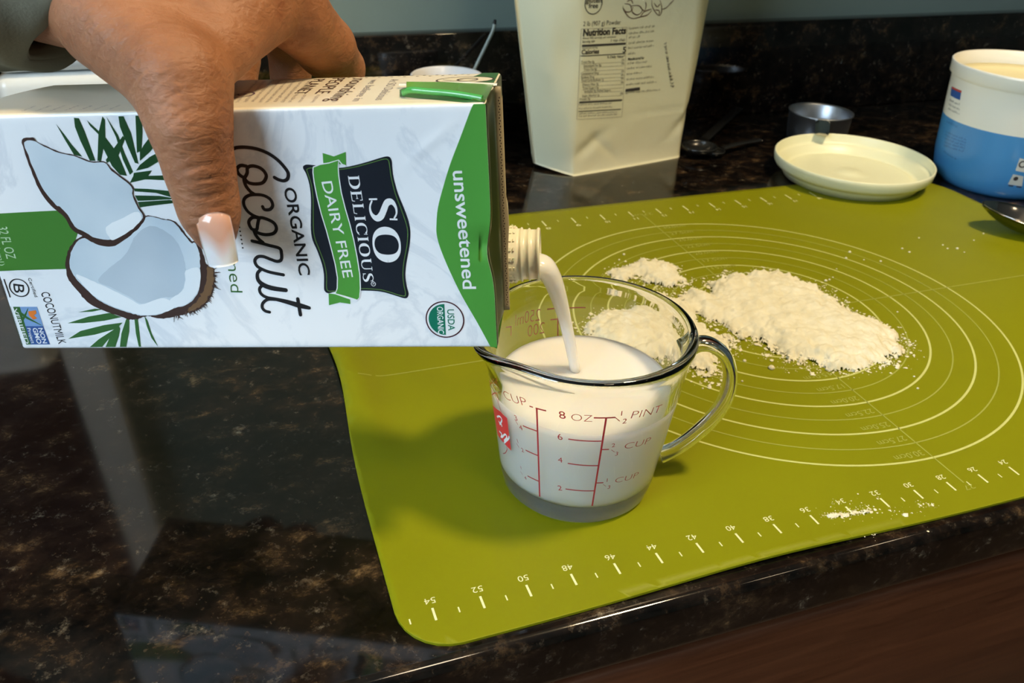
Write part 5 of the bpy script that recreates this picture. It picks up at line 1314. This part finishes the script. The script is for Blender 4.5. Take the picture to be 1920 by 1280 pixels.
v, f = tube(catmull([bc_ + np.array([1.1, 1.25, -.02]), (hA + hB) / 2 + np.array([0, 0, .12]), hB], 6), [.5] * 13, 12, squash=.28, up=np.cross(hB - hA, [0, 0, 1])); mesh_obj('handle', v, f, black_plastic, s0)
s1_ = thing('measuring_spoon', ground((1345, 285), .2), 'second smaller black measuring spoon lying in front of the other, handle pointing right', 'spoon')
bc2 = ground((1340, 281), .55); v, f = bowl(bc2, 1.05, .62); mesh_obj('spoon_bowl', v, f, black_plastic, s1_)
hB2 = ground((1425, 262), .45)
v, f = tube(catmull([bc2 + (hB2 - bc2) * .14, (bc2 + hB2) / 2 + np.array([0, 0, .1]), hB2], 6), [.42] * 13, 12, squash=.28, up=np.cross(hB2 - bc2, [0, 0, 1])); mesh_obj('handle', v, f, black_plastic, s1_)

# ================================================================== SERVING SPOON AT THE RIGHT EDGE
tip = np.array([25.6, 8.1, 2.1]); dirx = np.array([.80, -.60, -.16]); dirx /= np.linalg.norm(dirx); sdv = np.cross([0, 0, 1], dirx); sdv /= np.linalg.norm(sdv); upv = np.cross(dirx, sdv)
spn = thing('serving_spoon', tip, 'polished steel serving spoon whose tip reaches over the right side of the mat', 'spoon')
SL, SWd, SD = 7.2, 2.25, 1.35; V = []; n1, n2 = 30, 22
for lay in (0, 1):
    for i in range(n1):
        t = i / (n1 - 1); hw = SWd * math.sin(math.pi * min(t * .93 + .015, 1)) ** .62 * (1 - .10 * t); dp = SD * math.sin(math.pi * (t * .96 + .02)) ** .8
        for j in range(n2):
            s_ = j / (n2 - 1) * 2 - 1; V.append(tip + dirx * SL * t + sdv * hw * s_ - upv * (dp * (1 - s_ * s_) + .10 * lay))
N0 = n1 * n2; F = grid_faces(n1, n2) + [tuple(i + N0 for i in q)[::-1] for q in grid_faces(n1, n2)]
rim = [(0, j) for j in range(n2)] + [(i, n2 - 1) for i in range(1, n1)] + [(n1 - 1, j) for j in range(n2 - 2, -1, -1)] + [(i, 0) for i in range(n1 - 2, 0, -1)]
for (a, b), (c_, d_) in zip(rim, rim[1:] + rim[:1]): F.append((c_ * n2 + d_, a * n2 + b, N0 + a * n2 + b, N0 + c_ * n2 + d_))
mesh_obj('spoon_bowl', V, F, dark_steel, spn)
e = tip + dirx * SL; pth = catmull([e - dirx * .5, e + np.array([1.2, -.95, .25]), e + np.array([5, -4, 1.0]), e + np.array([11, -8.8, .3])], 6)
v, f = tube(pth, np.interp(np.linspace(0, 1, len(pth)), [0, .1, .5, 1], [.5, .36, .5, .9]), 14, squash=.3, up=sdv); mesh_obj('handle', v, f, dark_steel, spn)

# ================================================================== THINGS BEHIND THE CARTON
WB = on_plane((838, 140), (0, 33.4, 0), np.array([0, 1.0, 0])); zr = on_plane((832, 125), (0, 36.4, 0), np.array([0, 1.0, 0]))[2] - ZC
bw = 3.2
prof = [(0, 0), (1.9, 0), (2.0, .25), (2.5, 1.5 * zr / 5), (3.1, zr * .75), (bw, zr), (bw - .12, zr + .08), (bw - .28, zr), (2.85, zr * .75), (2.3, 1.5 * zr / 5), (1.7, .5), (0, .45)]
v, f = lathe(prof, (WB[0], 33.4, ZC), 72); v, f = close_poles(v, f, 72, len(prof))
tag(mesh_obj('white_cup', v, f, flat('white_glazed_ceramic', (.72, .72, .74), .2), None, origin=(WB[0], 33.4, ZC)), 'small white cup behind the carton, only its rim showing', 'cup')
ra = on_plane((880, 150), (0, 38.6, 0), np.array([0, 1.0, 0])); rb_ = on_plane((915, 78), (0, 40.4, 0), np.array([0, 1.0, 0])); rc_ = on_plane((925, 56), (0, 41.1, 0), np.array([0, 1.0, 0])); rd_ = on_plane((927, 44), (0, 41.35, 0), np.array([0, 1.0, 0]))
foot = ra + (ra - rb_) / np.linalg.norm(ra - rb_) * ((ra[2] - ZC - .2) / ((rb_ - ra) / np.linalg.norm(ra - rb_))[2])
rod = thing('thin_spatula', foot, 'thin grey rod-like utensil leaning against the backsplash behind the carton', 'utensil')
v, f = tube(catmull([foot, ra, rb_, rc_, rd_], 6), .20, 12, squash=.7); mesh_obj('rod', v, f, flat('grey_green_plastic', (.42, .47, .43), .4), rod)
v, f = tube([rd_ - (rd_ - rc_) * .1, rd_ + np.array([.08, 0, .35])], [.2, .12], 10); mesh_obj('dark_tip', v, f, black_plastic, rod)
# white appliances whose sides show between the sleeve and the carton
gw = flat('white_glaze', (.74, .75, .72), .25)
bb = thing('bread_box', (-40, 37.5, ZC), 'low white bread box on the counter behind the carton, below the sleeve', 'box')
bevel_box('box_body', (-47.5, 34, ZC), (-33, 41.2, 9.4), 1.0, gw, bb, seg=6)
bevel_box('lid', (-47.6, 33.8, 9.5), (-32.9, 41.2, 12.6), 1.2, gw, bb, seg=6)
ts = thing('toaster', (-57, 36, ZC), 'tall white toaster at the left edge, behind the carton and the sleeve', 'toaster')
bevel_box('toaster_body', (-68, 32, .6), (-48.5, 40.8, 18.7), 2.2, flat('white_enamel', (.78, .80, .80), .2), ts, seg=8)
for x_ in (-66, -52): bevel_box('foot', (x_, 34, ZC), (x_ + 1.6, 39, .9), .2, black_plastic, ts)
for y_ in (34.4, 37.2): bevel_box('bread_slot', (-65, y_, 18.55), (-52, y_ + 1.2, 18.8), .1, black_plastic, ts)
bevel_box('lever', (-48.8, 35.6, 10), (-47.4, 37.2, 11), .2, black_plastic, ts)
# unseen glowing discs added to give warm reflections
glow = node_mat('lamp_glow', (1, .9, .7), .5)
B = glow.node_tree.nodes['Principled BSDF']; B.inputs['Emission Color'].default_value = (1, .78, .5, 1); B.inputs['Emission Strength'].default_value = 14
for x, y, what in ((110, -30, 'unseen lamp added for reflections, nearest the wall cabinets'), (95, -120, 'unseen lamp added for reflections, at the right of the room'), (-60, -150, 'unseen lamp added for reflections, at the left of the room')):
    lamp = thing('reflection_lamp', (x, y, 152), what, 'lamp')
    v, f = lathe([(7.0, 0), (9.0, 0), (9.2, -.6), (8.6, -.9), (7.0, -.4), (7.0, 0)], (x, y, 152), 40); mesh_obj('lamp_ring', v, f, trim, lamp)
    v, f = lathe([(0, -.3), (7.0, -.3)], (x, y, 152), 40); v, f = close_poles(v, f, 40, 2) if False else (v, f); mesh_obj('lamp_lens', v, f, glow, lamp)
